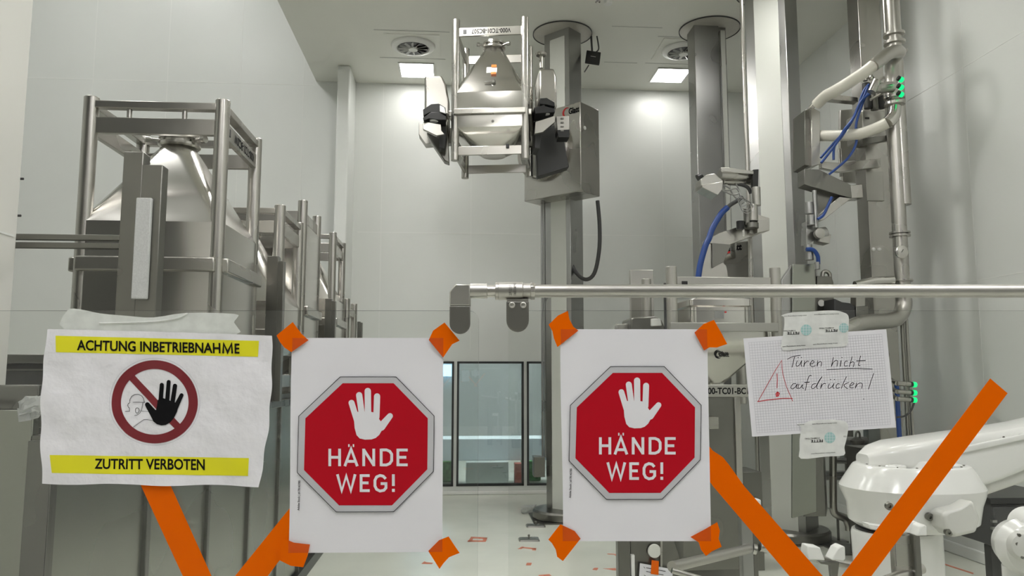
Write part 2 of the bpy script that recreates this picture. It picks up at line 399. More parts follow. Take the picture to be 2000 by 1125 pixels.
# black access point on the ceiling
c = PY(1158, 113, 8.6); t = thing('ceiling_sensor', 'flat black box hung from the ceiling beside the lift column', 'sensor', c)
R = Matrix.Rotation(math.radians(-25), 3, 'X') @ Matrix.Rotation(math.radians(10), 3, 'Y')
g = G(); g.box(c, (.17, .04, .19), R); g.build('housing', M['black'], t, bevel=.006)
g = G(); g.box(c+R@V((0, -.021, 0)), (.06, .002, .007), R); g.build('emblem', M['seam_dark'], t)
g = G(); g.tube([c+V((.04, .02, .08)), c+V((.08, .05, .14)), (c.x+.07, c.y+.1, ZC)], .008); g.tube([c+V((-.05, 0, -.09)), c+V((-.08, 0, -.14)), c+V((-.10, .02, -.17))], .007); g.build('cable', M['rubber'], t)
g = G(); g.tube([c+V((0, .02, 0)), (c.x, c.y+.1, ZC)], .012); g.build('hanger', M['rubber'], t)
c = PZ(1187, 3, ZC); g = G(); g.lathe([(.045, -.03), (.05, -.01), (.05, 0)], (c.x, c.y, ZC-.001)); tag(g.build('ceiling_sprinkler', M['white']), 'small round fitting on the ceiling right of the first flange', 'ceiling fitting')
a = PZ(1160, 8, ZC-.002); b = PZ(1178, 8, ZC-.002)
text_quad('lettering', '202', PZ(1163, 6, ZC-.002), PZ(1164, -9, ZC-.002), PZ(1173, -9, ZC-.002), PZ(1172, 6, ZC-.002), M['ink'], cl)

# ================================================================== GUARD FENCE (glass, posters, rail)
def F3(px, py, off=0): return PF(px, py, off)
def glass_panel(px0, px1, label, round_corner=False):
    a = PF(px0, 606.5); b = PF(px1, 606.5); zt = a.z if px1 > 1500 else b.z
    a = V((a.x, a.y, 0)); b = V((b.x, b.y, 0)); u = (b-a).normalized(); L = (b-a).length
    pts = [V(a), V(b)]
    if round_corner:
        r = .014
        for k in range(7):
            an = k*math.pi/12; pts.append(b-u*(r-r*math.cos(an))+Zu*(zt-r+r*math.sin(an)))
        pts.append(a+Zu*zt)
    else: pts += [b+Zu*zt, a+Zu*zt]
    g = G(); g.prism(pts, Hd*.006)
    o = g.build('glass_panel', M['glass'], mats=[M['glass_edge']])
    for f in o.data.polygons:
        if abs(f.normal.dot(Hd)) < .9: f.material_index = 1
    return tag(o, label, 'glass panel')
glass_panel(-500, 935, 'clear glass guard panel on the left carrying the yellow banded warning sheet', True)
glass_panel(993, 2500, 'clear glass guard panel on the right carrying the squared paper note')

# rail
rz = lambda px, py, off: PF(px, py, off)
base = PF(1000, 568, 0)
rail = thing('handrail', 'brushed steel tube rail with clamps along the top of the glass', 'handrail', (base.x, base.y, base.z))
S = DF/FPX*1.0
def rt(px, y=568): return PF(px, y, 0)
zr = PF(1300, 568.5, 0).z
def rp(px): q = PF(px, 568.5, 0); return V((q.x, q.y, zr))
def rcyl(name, x0, x1, rpx, mat, par=rail, prof=None):
    g = G(); a = rp(x0); b = rp(x1); g.cyl(a, b, rpx*S, n=40); return g.build(name, mat, par, bevel=.0006)
rcyl('tube', 1043, 2500, 13, M['steel_rough'])
rcyl('end_tube', 918, 952, 14.6, M['steel_rough'])
rcyl('neck', 951, 969, 12, M['steel'])
o = rcyl('flange', 967.5, 974, 17.5, M['steel'])
sk = rcyl('coupling', 973.5, 1021, 18, M['steel_rough'])
rcyl('sleeve', 1021, 1037, 15.5, M['steel_rough'])
nut = G(); a = rp(1036); b = rp(1044.5); nut.cyl(a, b, 17.5*S, n=10); nut.build('nut', M['steel'], rail, bevel=.0008)
q0 = DF-.0
def vq(px, y0, y1, off): return PF(px, y0, off), PF(px, y1, off)
text_quad('lettering', '3P101F', PF(994, 577, .0134), PF(994, 556, .0134), PF(1000, 556, .0134), PF(1000, 577, .0134), M['clad_trim'], sk)
text_quad('lettering', '060336090', PF(1003, 577, .0134), PF(1003, 553, .0134), PF(1008, 553, .0134), PF(1008, 577, .0134), M['clad_trim'], sk)
g = G(); pts = [(878, 597), (878, 569), (890, 555), (918, 555), (918, 597)]
g.prism([PF(x, y, .0105) for x, y in pts], Hd*.021); g.build('elbow', M['steel_rough'], rail, bevel=.0015)
def tongue(x0, x1, y0, y1):
    c = (x0+x1)/2; r = (x1-x0)/2; pts = [(x0, y0), (x1, y0)]
    for k in range(13): an = k*math.pi/12; pts.append((c+r*math.cos(an), y1-r+r*math.sin(an)))
    return pts
pts = tongue(878, 918, 597.5, 652)
g = G(); g.prism([PF(x, y, .0105) for x, y in pts], Hd*.0095); g.prism([PF(x, y, -.007) for x, y in pts], Hd*.005); g.build('glass_clamp', M['clamp'], rail, bevel=.001)
pts = tongue(989, 1033, 589, 648)
g = G(); g.prism([PF(x, y, .0105) for x, y in pts], Hd*.0095); g.prism([PF(x, y, -.007) for x, y in pts], Hd*.005); cp = g.build('glass_clamp', M['clamp'], rail, bevel=.001)
g = G(); g.prism([PF(x, y, .008) for x, y in ((990, 584), (1032, 584), (1032, 590), (990, 590))], Hd*.014); g.build('clamp_bridge', M['steel'], rail)
for px in (1000, 1022):
    c = PF(px, 596, .0105); g = G(); g.lathe([(.0042, 0), (.0042, .0012), (.0032, .0018), (.0016, .0014), (.0012, .0006)], c, -Hd, 24); sc = g.build('screw', M['steel_rough'], cp)

# ---- sheets
def wav(pts, amp=.0): return pts
def sheet(name, pts, off, mat, parent=None, thick=.0003, label=None):
    g = G(); g.prism([PF(x, y, off) for x, y in pts], Hd*thick); return g.build(name, mat, parent, label=label, angle=20)
def flat(name, polys, off, mat, parent, label=None):
    g = G()
    for pts in polys: g.poly([PF(x, y, off) for x, y in pts])
    return g.build(name, mat, parent, label=label)
def stroke_geo(g, pts, w, off, disp=None, closed=False, caps=True):
    # pen stroke of width w (pixels of the survey photo): one mitred strip, round caps when wanted
    P = [V((x, y)) for x, y in pts]
    if closed and (P[0]-P[-1]).length > 1e-4: P.append(P[0])
    P = [P[0]]+[q for p0, q in zip(P, P[1:]) if (q-p0).length > 1e-3]
    if len(P) < 2: return
    g.layer = getattr(g, 'layer', 0)+1; off = off+.000025*(g.layer % 6)
    f = (lambda q: disp(PF(q.x, q.y, off))) if disp else (lambda q: PF(q.x, q.y, off))
    L = []; n = len(P)
    for i, p in enumerate(P):
        if closed: d0 = (p-P[i-1 if i else n-2]).normalized(); d1 = (P[(i+1) if i < n-1 else 1]-p).normalized()
        else: d0 = (p-P[i-1]).normalized() if i else (P[1]-p).normalized(); d1 = (P[i+1]-p).normalized() if i < n-1 else d0
        n0 = V((-d0.y, d0.x)); n1 = V((-d1.y, d1.x)); m = (n0+n1)
        m = n0 if m.length < .35 else m.normalized()
        L.append(m*(w/2/max(.42, m.dot(n0))))
    for i in range(n-1): g.poly([f(P[i]+L[i]), f(P[i+1]+L[i+1]), f(P[i+1]-L[i+1]), f(P[i]-L[i])])
    if caps and not closed:
        for p, l, sg in ((P[0], L[0], 1), (P[-1], L[-1], -1)):
            a0 = math.atan2(l.y, l.x); g.poly([f(p+V((math.cos(a0+sg*math.pi*k/6), math.sin(a0+sg*math.pi*k/6)))*w/2) for k in range(7)])
def capsule(p0, p1, r, n=9, r1=None):
    r1 = r if r1 is None else r1
    a = V(p0); b = V(p1); d = (b-a).normalized(); t = math.atan2(d.y, d.x); pts = []
    for k in range(n): an = t+math.pi/2+math.pi*k/(n-1); pts.append((a.x+r*math.cos(an), a.y+r*math.sin(an)))
    for k in range(n): an = t-math.pi/2+math.pi*k/(n-1); pts.append((b.x+r1*math.cos(an), b.y+r1*math.sin(an)))
    return pts
def Z(pts, s, ox, oy): return [(ox+x/s, oy+y/s) for x, y in pts]
def smooth(pts, sub=5, closed=False):
    P = [V(p) for p in pts]; Q = []; n = len(P)
    for i in range(n if closed else n-1):
        if closed: p0, p1, p2, p3 = P[i-1], P[i], P[(i+1) % n], P[(i+2) % n]
        else: p0, p1, p2, p3 = P[max(i-1, 0)], P[i], P[i+1], P[min(i+2, n-1)]
        for k in range(sub):
            t = k/sub; q = .5*((2*p1)+(p2-p0)*t+(2*p0-5*p1+4*p2-p3)*t*t+(-p0+3*p1-3*p2+p3)*t**3); Q.append((q.x, q.y))
    if not closed: Q.append((P[-1].x, P[-1].y))
    return Q

# red octagon posters (given for the left sheet; mapped for the right one)
def poster(outline, mp, label, dents):
    c = PF(sum(p[0] for p in outline)/len(outline), max(p[1] for p in outline), .001)
    t = thing('poster', label, 'poster', c)
    O = .0026
    xs = [p[0] for p in outline]
    # paper as a gently wavy grid between four corner edges
    TL, TR, BR, BL = outline[0], outline[1], outline[2], outline[3]
    g = G(); nx, ny = 24, 34; vs = []
    def hf(u, v): return .0007+.00035*(math.sin(u*5+v*3)+1)*.5+.4*dents(u, v)
    for j in range(ny+1):
        row = []
        for i in range(nx+1):
            u = i/nx; v = j/ny; top = V(TL).lerp(V(TR), u); bot = V(BL).lerp(V(BR), u); q = top.lerp(bot, v)
            q.x += 1.2*math.sin(v*5+.6)*(1-u)*-1
            row.append(g.v(PF(q.x, q.y, hf(u, v))))
        vs.append(row)
    for j in range(ny):
        for i in range(nx): g.face([vs[j][i], vs[j][i+1], vs[j+1][i+1], vs[j+1][i]])
    g.build('sheet', M['paper'], t)
    octo = [(669.3, 748.5), (768.8, 748.5), (835.5, 817), (834.6, 916.6), (765.5, 987), (662.3, 987), (593.7, 918), (596.5, 817)]
    outl = [(664.6, 736), (773.4, 736), (848, 812.5), (846.3, 921), (768.8, 999.6), (656.7, 1000), (580.6, 923), (583.4, 812.9)]
    octo = [mp(*p) for p in octo]; outl = [mp(*p) for p in outl]
    flat('grey_border', [outl], O, M['silver'], t)
    g = G(); stroke_geo(g, outl, 1.1, O+.0001, closed=True); g.build('border_line', M['ink'], t)
    flat('red_octagon', [octo], O+.0002, M['red'], t)
    s = 2.142
    hand = [capsule((314, 400), (338, 478), 12.5), capsule((346, 368), (356, 440), 13), capsule((382, 351), (383, 445), 13.5), capsule((421, 373), (418, 460), 13),
            capsule((475, 455), (438, 500), 12, r1=17),
            [(322, 440), (338, 438), (362, 436), (396, 438), (406, 440), (431, 470), (447, 492), (456, 497), (438, 520), (430, 534), (415, 547), (398, 553), (370, 554), (348, 549), (335, 535), (327, 505)]]
    g = G()
    for i, h in enumerate(hand): g.poly([PF(*mp(*q), O+.0003+.00001*i) for q in Z(h, s, 540, 600)])
    g.build('hand_symbol', M['paper'], t)
    def w2(p): return mp(*Z([p], s, 540, 600)[0])
    for letters, sw in (([[(223, 592), (223, 665)], [(264, 592), (264, 665)], [(223, 628), (264, 628)]], 0), ([[(286, 665), (312, 593), (338, 665)], [(295, 645), (329, 645)], [(300, 579), (306, 579)], [(319, 579), (325, 579)]], 0),
                    ([[(365, 665), (365, 592)], [(365, 596), (407, 661)], [(407, 665), (407, 592)]], 0), ([[(438, 592), (438, 665)], [(438, 597), (460, 597), (474, 603), (482, 615), (482, 642), (474, 654), (460, 660), (438, 660)]], 0),
                    ([[(508, 592), (508, 665)], [(508, 597.5), (549, 597.5)], [(508, 628), (543, 628)], [(508, 659.5), (549, 659.5)]], 0),
                    ([[(255, 699), (273, 768), (292, 706), (311, 768), (329, 699)]], 0), ([[(354, 699), (354, 773)], [(354, 704.5), (390, 704.5)], [(354, 735), (385, 735)], [(354, 767.5), (390, 767.5)]], 0),
                    ([[(457, 718), (447, 707), (433, 704), (419, 710), (412, 724), (412, 748), (419, 762), (433, 769), (449, 766), (458, 756), (458, 738), (436, 738)]], 0), ([[(489, 699), (489, 748)], [(489, 760), (489, 773)]], 0)):
        g = G()
        for st in letters: stroke_geo(g, [w2(p) for p in st], 5.4, O+.0004, caps=False)
        g.build('letter', M['paper'], t)
    def tq(sx, x0, y0, x1, y1, bold, **k):
        text_quad('lettering', sx, PF(*mp(x0, y0), O+.0004), PF(*mp(x1, y0), O+.0004), PF(*mp(x1, y1), O+.0004), PF(*mp(x0, y1), O+.0004), M['paper'], t, bold, **k)
    text_quad('fine_print', 'Adobe Stock | #178143785', PF(*mp(580.5, 997), O), PF(*mp(582.5, 938.5), O), PF(*mp(588, 938.5), O), PF(*mp(586, 997), O), M['ink'], t, .02)
    return t
def dent2(u, v):
    return .0012*math.exp(-((v-.255)/.012)**2)*max(0, u-.55)*2+.0008*math.exp(-((v-.54-.02*u)/.02)**2)+.0009*math.exp(-((v-.78+.05*u)/.015)**2)*max(0, u-.3)
poster([(571, 660), (866, 660), (864, 1078), (563, 1080)], lambda x, y: (x, y), 'white sheet with red octagon hand stop sign, left of the glass gap', dent2)
poster([(1095, 643), (1381, 643), (1389, 1057), (1099, 1057)], lambda x, y: (1124.2+(x-594)*.966, 728.3+(y-748.5)*.983), 'white sheet with red octagon hand stop sign, right of the glass gap', dent2)

# yellow banded warning sheet (crumpled)
def crump(p):
    u = p.dot(Rt)*1000; v = p.z*1000
    h = .55*math.sin(u/31+v/47)+.45*math.sin(u/17-v/29+1.3)+.4*math.sin(v/13+u/53)+.25*math.sin(u/9.5+v/11)+.2*math.sin(u/7-v/8.5+2)
    return p-Hd*(.0036+.00125*h)
WS = thing('warning_sheet', 'crumpled white sheet with yellow bands and a no-entry hand symbol', 'poster', PF(310, 949, .001))
g = G(); nx, ny = 110, 76; vs = []
for j in range(ny+1):
    row = []
    for i in range(nx+1):
        u = i/nx; v = j/ny
        top = V((97, 643)).lerp(V((533, 656)), u); top.y += 3*math.sin(u*math.pi)*-.4
        bot = V((86, 944)).lerp(V((508, 949)), u); bot.y += 1.5*math.sin(u*14)*1.2
        q = top.lerp(bot, v); q.x += (-9*math.sin(v*math.pi)*(1-u))+(8*math.sin(v*math.pi)*u)+1.4*math.sin(v*23)*abs(2*u-1)
        row.append(g.v(crump(PF(q.x, q.y, 0))))
    vs.append(row)
for j in range(ny):
    for i in range(nx): g.face([vs[j][i], vs[j][i+1], vs[j+1][i+1], vs[j+1][i]])
g.build('sheet', M['paper_crumple'], WS, angle=60)
def cgrid(name, quad, off, mat, par, nx=40, ny=6):
    g = G(); TL, TR, BR, BL = [V(q) for q in quad]; vs = []
    for j in range(ny+1):
        vs.append([g.v(crump(PF(*(TL.lerp(TR, i/nx).lerp(BL.lerp(BR, i/nx), j/ny)), off))) for i in range(nx+1)])
    for j in range(ny):
        for i in range(nx): g.face([vs[j][i], vs[j][i+1], vs[j+1][i+1], vs[j+1][i]])
    return g.build(name, mat, par, angle=60)
cgrid('yellow_band', [(113, 656), (507, 666), (505, 697), (113, 688)], .0003, M['yellow'], WS)
cgrid('yellow_band', [(101, 888), (488, 894), (486, 929), (104, 923)], .0003, M['yellow'], WS)
tl = lambda x, y: PF(x, y+(x-153)*.0215, .001)
text_quad('lettering', 'ACHTUNG INBETRIEBNAH', tl(153, 664), tl(432, 664), tl(432, 684.5), tl(153, 684.5), M['ink'], WS, .022, disp=crump)
text_quad('lettering', 'E', tl(459.5, 664.5), tl(469, 664.5), tl(469, 684), tl(459.5, 684), M['ink'], WS, .022, disp=crump)
g = G(); stroke_geo(g, [(x, y+(x-153)*.0215) for x, y in ((437, 684), (438.5, 665.5), (446, 682), (453.5, 665.5), (455, 684))], 3.6, .001, disp=crump, caps=False); g.build('letter', M['ink'], WS)
text_quad('lettering', 'ZUTRITT VERBOTEN', PF(188, 895, .0006), PF(402, 896, .0006), PF(402, 918, .0006), PF(188, 915, .0006), M['ink'], WS, .022, disp=crump)
s = 5.921
def zz(p): return (210+p[0]/s, 690+p[1]/s)
cx, cy = zz((558, 560))
g = G(); n = 96
for r0, r1 in (((66.2*1.0, 64.0), (84, 81)),):
    for k in range(n):
        a0 = 2*math.pi*k/n; a1 = 2*math.pi*(k+1)/n
        for q in range(3):
            f0 = q/3; f1 = (q+1)/3
            L = lambda f: (r0[0]+(r1[0]-r0[0])*f, r0[1]+(r1[1]-r0[1])*f)
            A, B = L(f0), L(f1)
            g.poly([crump(PF(cx+R[0]*math.cos(a), cy+R[1]*math.sin(a), .0004)) for R, a in ((A, a0), (B, a0), (B, a1), (A, a1))])
A = V(zz((268, 256))); B = V(zz((838, 862))); d = (B-A); nrm = V((-d.y, d.x)).normalized()*6.8
for k in range(20):
    a = A+d*k/20; b = A+d*(k+1)/20
    g.poly([crump(PF(*q, .00045)) for q in (a+nrm, b+nrm, b-nrm, a-nrm)])
g.build('prohibition_ring', M['darkred'], WS)
g = G(); ringpts = [(cx+88*math.cos(2*math.pi*k/64), cy+85*math.sin(2*math.pi*k/64)) for k in range(64)]
stroke_geo(g, ringpts, .45, .0004, disp=crump, closed=True); g.build('outline_ring', M['grid'], WS)
g = G()
hand = [capsule((640, 366), (625, 560), 25), capsule((724, 332), (700, 560), 24), capsule((798, 376), (760, 580), 25), capsule((870, 483), (800, 620), 22, r1=30), capsule((472, 592), (580, 740), 27, r1=50)]
palm = [(592, 540), (650, 515), (730, 545), (800, 570), (838, 590), (812, 680), (780, 745), (735, 800), (690, 825), (640, 832), (585, 818), (545, 785), (522, 730), (500, 690), (540, 640), (575, 655), (586, 600)]
for i, h in enumerate(hand+[palm]): g.poly([crump(PF(*zz(q), .0007+.00001*i)) for q in h])
g.build('hand_symbol', M['ink'], WS)
g = G()
for st, w in (([(266, 560), (270, 530), (290, 495), (325, 476), (365, 474), (405, 492), (425, 520), (437, 565)], .9), ([(305, 565), (443, 567)], .8), ([(270, 570), (250, 580), (243, 600), (250, 622), (266, 632), (266, 670), (217, 671)], .9),
              ([(420, 570), (415, 610), (405, 655), (385, 692), (355, 712), (327, 718)], .8), ([(405, 668), (490, 672)], .6), ([(333, 660), (336, 640), (352, 630), (370, 636), (379, 658), (372, 682), (354, 692), (338, 682), (333, 660)], .9),
              ([(315, 852), (435, 765), (480, 766), (535, 775)], .8)):
    stroke_geo(g, [zz(p) for p in st], w, .0006, disp=crump)
g.build('face_drawing', M['ink'], WS)

# transparent sheet above it
g = G(); pts = smooth([(131, 607), (155, 604), (195, 612), (250, 617), (300, 620), (365, 611), (458, 613), (462, 622), (457, 630), (458, 655), (290, 650), (128, 645)], 3, True)
g.prism([PF(x, y, .0005) for x, y in pts], Hd*.0003); ct = g.build('clear_tape', M['cleartape2']); tag(ct, 'milky clear tape above the crumpled warning sheet', 'tape')
g = G(); g.tube([PF(x, y, .0012) for x, y in ((194, 631), (250, 630), (310, 627), (350, 620), (366, 612))], .0011, 8); g.build('fold', M['cleartape'], ct)

# orange long strips
def clip(sub, quad):
    out = [V(p) for p in sub]; n = len(quad); c = sum((V(q) for q in quad), V((0, 0)))/n
    for i in range(n):
        a = V(quad[i]); b = V(quad[(i+1) % n]); e = b-a; sgn = 1 if e.cross(c-a) > 0 else -1
        ins = lambda p: sgn*e.cross(p-a) >= 0
        res = []
        for j, p in enumerate(out):
            q = out[j-1]
            if ins(p) != ins(q): d = p-q; t = e.cross(a-q)/e.cross(d); res.append(q+d*t)
            if ins(p): res.append(p)
        out = res
        if not out: return []
    return [(p.x, p.y) for p in out]
PAPERS = [[(571, 660), (866, 660), (864, 1078), (563, 1080)], [(1095, 643), (1381, 643), (1389, 1057), (1099, 1057)]]
def otape(name, pts, off, label, sm=False):
    g = G(); P = smooth(pts, 3, True) if sm else pts
    g.prism([PF(x, y, off) for x, y in P], Hd*.0003); return tag(g.build(name, M['orange'], angle=60), label, 'tape')
otape('orange_tape_strip', [(262, 922), (319, 918), (333, 948), (413, 1125), (470, 1250), (414, 1250), (357, 1125), (275, 948)], .0003, 'long orange tape strip slanting down from the crumpled warning sheet')
otape('orange_tape_strip', [(632, 911), (672, 949), (605, 1029), (544, 1097), (523, 1125), (418, 1250), (358, 1250), (459, 1125), (563, 996)], .0003, 'long orange tape strip slanting down behind the left stop-sign sheet')
otape('orange_tape_strip', [(1368, 850), (1392, 880), (1412, 893), (1424, 908), (1454, 950), (1607, 1125), (1716, 1250), (1630, 1250), (1542, 1125), (1393, 950), (1366, 912)], .0003, 'long orange tape strip slanting down from the right stop-sign sheet')
otape('orange_tape_strip', [(1934, 739), (1968, 768), (1702, 1125), (1608, 1250), (1550, 1250), (1644, 1125)], .0010, 'long orange tape strip with a cut top end crossing the white robot')
# tape pieces on poster corners
PO = .0036
Lz = lambda pts: Z(pts, 2.142, 540, 600)
Rz = lambda pts: Z(pts, 2.1436, 1050, 600)
for pts, lab in ((Lz([(0, 118), (40, 85), (68, 62), (85, 85), (105, 112), (134, 138), (62, 188), (32, 168), (14, 145)]), 'orange tape piece on the top left corner of the left stop-sign sheet'),
                 (Lz([(637, 137), (655, 98), (703, 64), (735, 102), (766, 140), (735, 155), (718, 180), (697, 211)]), 'orange tape piece on the top right corner of the left stop-sign sheet'),
                 (Lz([(30, 967), (72, 985), (140, 993), (130, 1040), (112, 1088), (60, 1082), (15, 1060), (12, 1010)]), 'orange tape piece on the bottom left corner of the left stop-sign sheet'),
                 (Lz([(635, 1020), (680, 975), (720, 959), (740, 990), (766, 1028), (722, 1046), (700, 1070), (682, 1095)]), 'orange tape piece on the bottom right corner of the left stop-sign sheet'),
                 (Rz([(46, 73), (85, 35), (127, 15), (133, 50), (150, 82), (171, 98), (130, 130), (83, 167), (68, 130), (62, 100)]), 'orange tape piece on the top left corner of the right stop-sign sheet'),
                 (Rz([(657, 106), (695, 70), (738, 53), (765, 100), (794, 154), (750, 169), (720, 168), (697, 181)]), 'orange tape piece on the top right corner of the right stop-sign sheet'),
                 (Rz([(45, 973), (72, 938), (95, 909), (130, 925), (155, 937), (180, 969), (140, 1020), (106, 1063), (82, 1045), (76, 1015), (60, 988)]), 'orange tape piece on the bottom left corner of the right stop-sign sheet'),
                 (Rz([(640, 962), (700, 930), (752, 900), (763, 935), (758, 970), (771, 1003), (730, 1022), (705, 1042), (684, 1015), (675, 985)]), 'orange tape piece on the bottom right corner of the right stop-sign sheet')):
    tp = otape('orange_tape_piece', pts, PO, lab)
    ov = clip(pts, PAPERS[0 if 'left stop' in lab else 1])
    if ov:
        g = G(); g.prism([PF(x, y, PO+.00006) for x, y in ov], Hd*.00005); g.build('overlap_on_paper', M['orange_no_backlight'], tp, label='tape area over the paper, colour darkened for the blocked backlight')

# squared paper note
NT = thing('squared_note', 'white squared paper note with handwriting and a red warning triangle', 'note', PF(1600, 853, .001))
TL, TR, BR, BL = V((1452, 661)), V((1731, 643)), V((1750, 835)), V((1469, 853))
g = G(); g.prism([PF(*p, .0012) for p in (TL, TR, BR, BL)], Hd*.0003); g.build('sheet', M['paper'], NT)
def nq(u, v): return TL.lerp(TR, u).lerp(BL.lerp(BR, u), v)
g = G(); u0, u1, v0, v1 = .035, .965, .045, .965; nu, nv = 50, 34; w = .00065
for i in range(nu+1):
    u = u0+(u1-u0)*i/nu; g.poly([PF(*nq(*q), .0013) for q in ((u-w, v0), (u+w, v0), (u+w, v1), (u-w, v1))])
for j in range(nv+1):
    v = v0+(v1-v0)*j/nv; ww = w*1.45; g.poly([PF(*nq(*q), .00135) for q in ((u0, v-ww), (u1, v-ww), (u1, v+ww), (u0, v+ww))])
g.build('printed_grid', M['grid'], NT)
s5 = 5.113
def n5(pts, sm=True): P = [(1450+x/s5, 640+y/s5) for x, y in pts]; return smooth(P, 4) if sm and len(P) > 2 else P
ink = G()
ST = [[(450, 315), (480, 298), (520, 285), (578, 276)], [(521, 292), (512, 330), (496, 395)],
      [(556, 298), (558, 300)], [(588, 298), (590, 300)],
      [(548, 330), (536, 368), (545, 385), (570, 370), (592, 330), (586, 365), (594, 388)],
      [(622, 332), (612, 392), (622, 360), (645, 335), (662, 337)],
      [(672, 362), (700, 358), (715, 342), (702, 328), (684, 345), (680, 375), (698, 390), (728, 380)],
      [(752, 330), (745, 386), (755, 355), (778, 338), (790, 350), (786, 385)],
      [(908, 298), (890, 385), (905, 350), (930, 328), (948, 330), (950, 350), (945, 386)],
      [(985, 330), (978, 386)], [(993, 298), (995, 300)],
      [(1050, 335), (1030, 335), (1018, 360), (1022, 382), (1050, 380)],
      [(1095, 290), (1080, 345), (1066, 392), (1080, 352), (1105, 340), (1115, 355), (1108, 392)],
      [(1180, 282), (1168, 330), (1160, 375), (1175, 378)], [(1140, 332), (1228, 328)],
      [(843, 419), (950, 414), (1100, 408), (1297, 413)],
      [(535, 560), (505, 562), (484, 595), (500, 612), (530, 590), (548, 562), (540, 600), (555, 608)],
      [(565, 562), (556, 598), (575, 604), (600, 570), (596, 600), (612, 606)],
      [(690, 480), (672, 478), (655, 510), (640, 570), (628, 628)], [(622, 548), (668, 544)],
      [(735, 560), (705, 565), (688, 595), (705, 608), (735, 585), (765, 530), (796, 488), (760, 545), (740, 595), (752, 606)],
      [(790, 560), (782, 606), (795, 575), (815, 558), (832, 562)],
      [(880, 517), (882, 519)], [(918, 517), (920, 519)],
      [(868, 560), (856, 596), (868, 606), (898, 585), (915, 556), (903, 595), (915, 606)],
      [(970, 562), (948, 562), (935, 590), (945, 606), (972, 598)],
      [(1038, 490), (1010, 550), (988, 606)], [(1060, 548), (1015, 572), (1040, 604), (1052, 606)],
      [(1072, 580), (1100, 572), (1112, 556), (1096, 548), (1076, 572), (1078, 600), (1110, 600)],
      [(1140, 552), (1128, 604), (1145, 570), (1175, 552), (1196, 562), (1192, 606)],
      [(1312, 456), (1285, 530), (1260, 614)], [(1210, 712), (1213, 714)]]
for st in ST: stroke_geo(ink, n5(st), 1.15 if len(st) > 2 else 1.5, .0016)
ink.build('handwriting', M['pen'], NT)
rd = G()
for st, w in (([(155, 738), (260, 550), (330, 425), (392, 327), (396, 400), (405, 470), (440, 590), (502, 733)], 1.0), ([(153, 738), (250, 722), (400, 706), (498, 706)], 1.5), ([(346, 460), (349, 520), (346, 602)], 1.3),
              ([(350, 642), (336, 660), (340, 685), (360, 680), (368, 655), (352, 645), (350, 672)], 1.9)):
    stroke_geo(rd, [(1450+x/s5, 640+y/s5) for x, y in st], w, .0016)
rd.build('warning_triangle', M['redpen'], NT)
# printed clear tape
def ptape(pts, prints, discs, label):
    g = G(); P = smooth(pts, 3, True); g.prism([PF(x, y, .0022) for x, y in P], Hd*.0003); t = g.build('printed_tape', M['cleartape']); tag(t, label, 'tape')
    for sx, x0, y0, x1, y1, sl, b in prints:   # printed upside down
        text_quad('lettering', sx, PF(x1, y1+sl, .0024), PF(x0, y1, .0024), PF(x0, y0, .0024), PF(x1, y0+sl, .0024), M['ink'], t, b)
    for x, y, r in discs:
        g = G(); g.poly([PF(x+r*math.cos(k*math.pi/10), y+r*math.sin(k*math.pi/10), .0024) for k in range(20)])
        em = g.build('round_emblem', M['teal'], t); g = G()
        for k in (-.5, 0, .5): stroke_geo(g, [(x-r*math.cos(math.asin(k)), y+r*k), (x+r*math.cos(math.asin(k)), y+r*k)], .6, .0026); stroke_geo(g, [(x+r*k, y-r*math.cos(math.asin(k))), (x+r*k, y+r*math.cos(math.asin(k)))], .6, .0026)
        g.build('emblem_lines', M['paper'], em)
url = 'www.fette-compacting.com'
T2 = lambda x, y: (1520+x/11.25, 600+y/11.25)
pr = []
def addp(L, s, T, x0, y0, x1, y1, sl, b=.01): a = T(x0, y0); c = T(x1, y1); L.append((s, a[0], a[1], c[0], c[1], sl, b))
addp(pr, url, T2, 130, 185, 625, 215, -2.0); addp(pr, url, T2, 790, 148, 1335, 178, -1.6); addp(pr, url, T2, 95, 850, 600, 885, -2.6); addp(pr, url, T2, 765, 805, 1305, 835, -2.8)
addp(pr, 'FETTE', T2, 200, 545, 460, 605, -.6, .03); addp(pr, 'COMPACTING', T2, 115, 508, 385, 535, -.6, .02); addp(pr, 'FETTE', T2, 1035, 490, 1300, 548, -.8, .03); addp(pr, 'COMPACTING', T2, 900, 450, 1225, 480, -1, .02)
ptape([T2(*p) for p in ((70, 180), (300, 115), (700, 100), (1000, 75), (1280, 75), (1450, 120), (1520, 160), (1550, 230), (1550, 380), (1530, 600), (1500, 840), (1100, 880), (600, 900), (90, 940), (110, 600), (135, 400), (130, 220))],
      pr, [T2(615, 500)+(10.8,), T2(1440, 455)+(9.5,)], 'clear printed tape holding the top edge of the squared note')
T3 = lambda x, y: (1550+x/12.5, 810+y/12.5)
pr = []
addp(pr, url, T3, 455, 215, 1060, 245, -2.5); addp(pr, url, T3, 430, 940, 1020, 970, -2.8); addp(pr, 'FETTE', T3, 425, 615, 715, 682, -1, .03); addp(pr, 'COMPACTING', T3, 275, 570, 640, 605, -1.5, .02)
addp(pr, 'www.fe', T3, 85, 238, 265, 262, -.8); addp(pr, 'CO', T3, 1220, 515, 1290, 545, 0.2, .02)
ptape([T3(*p) for p in ((85, 225), (270, 210), (400, 150), (700, 120), (980, 120), (1240, 160), (1320, 220), (1330, 380), (1290, 600), (1240, 800), (1230, 990), (800, 1020), (180, 1075), (150, 850), (150, 600), (180, 400), (170, 270))],
      pr, [T3(885, 560)+(10.8,)], 'clear printed tape holding the bottom edge of the squared note')

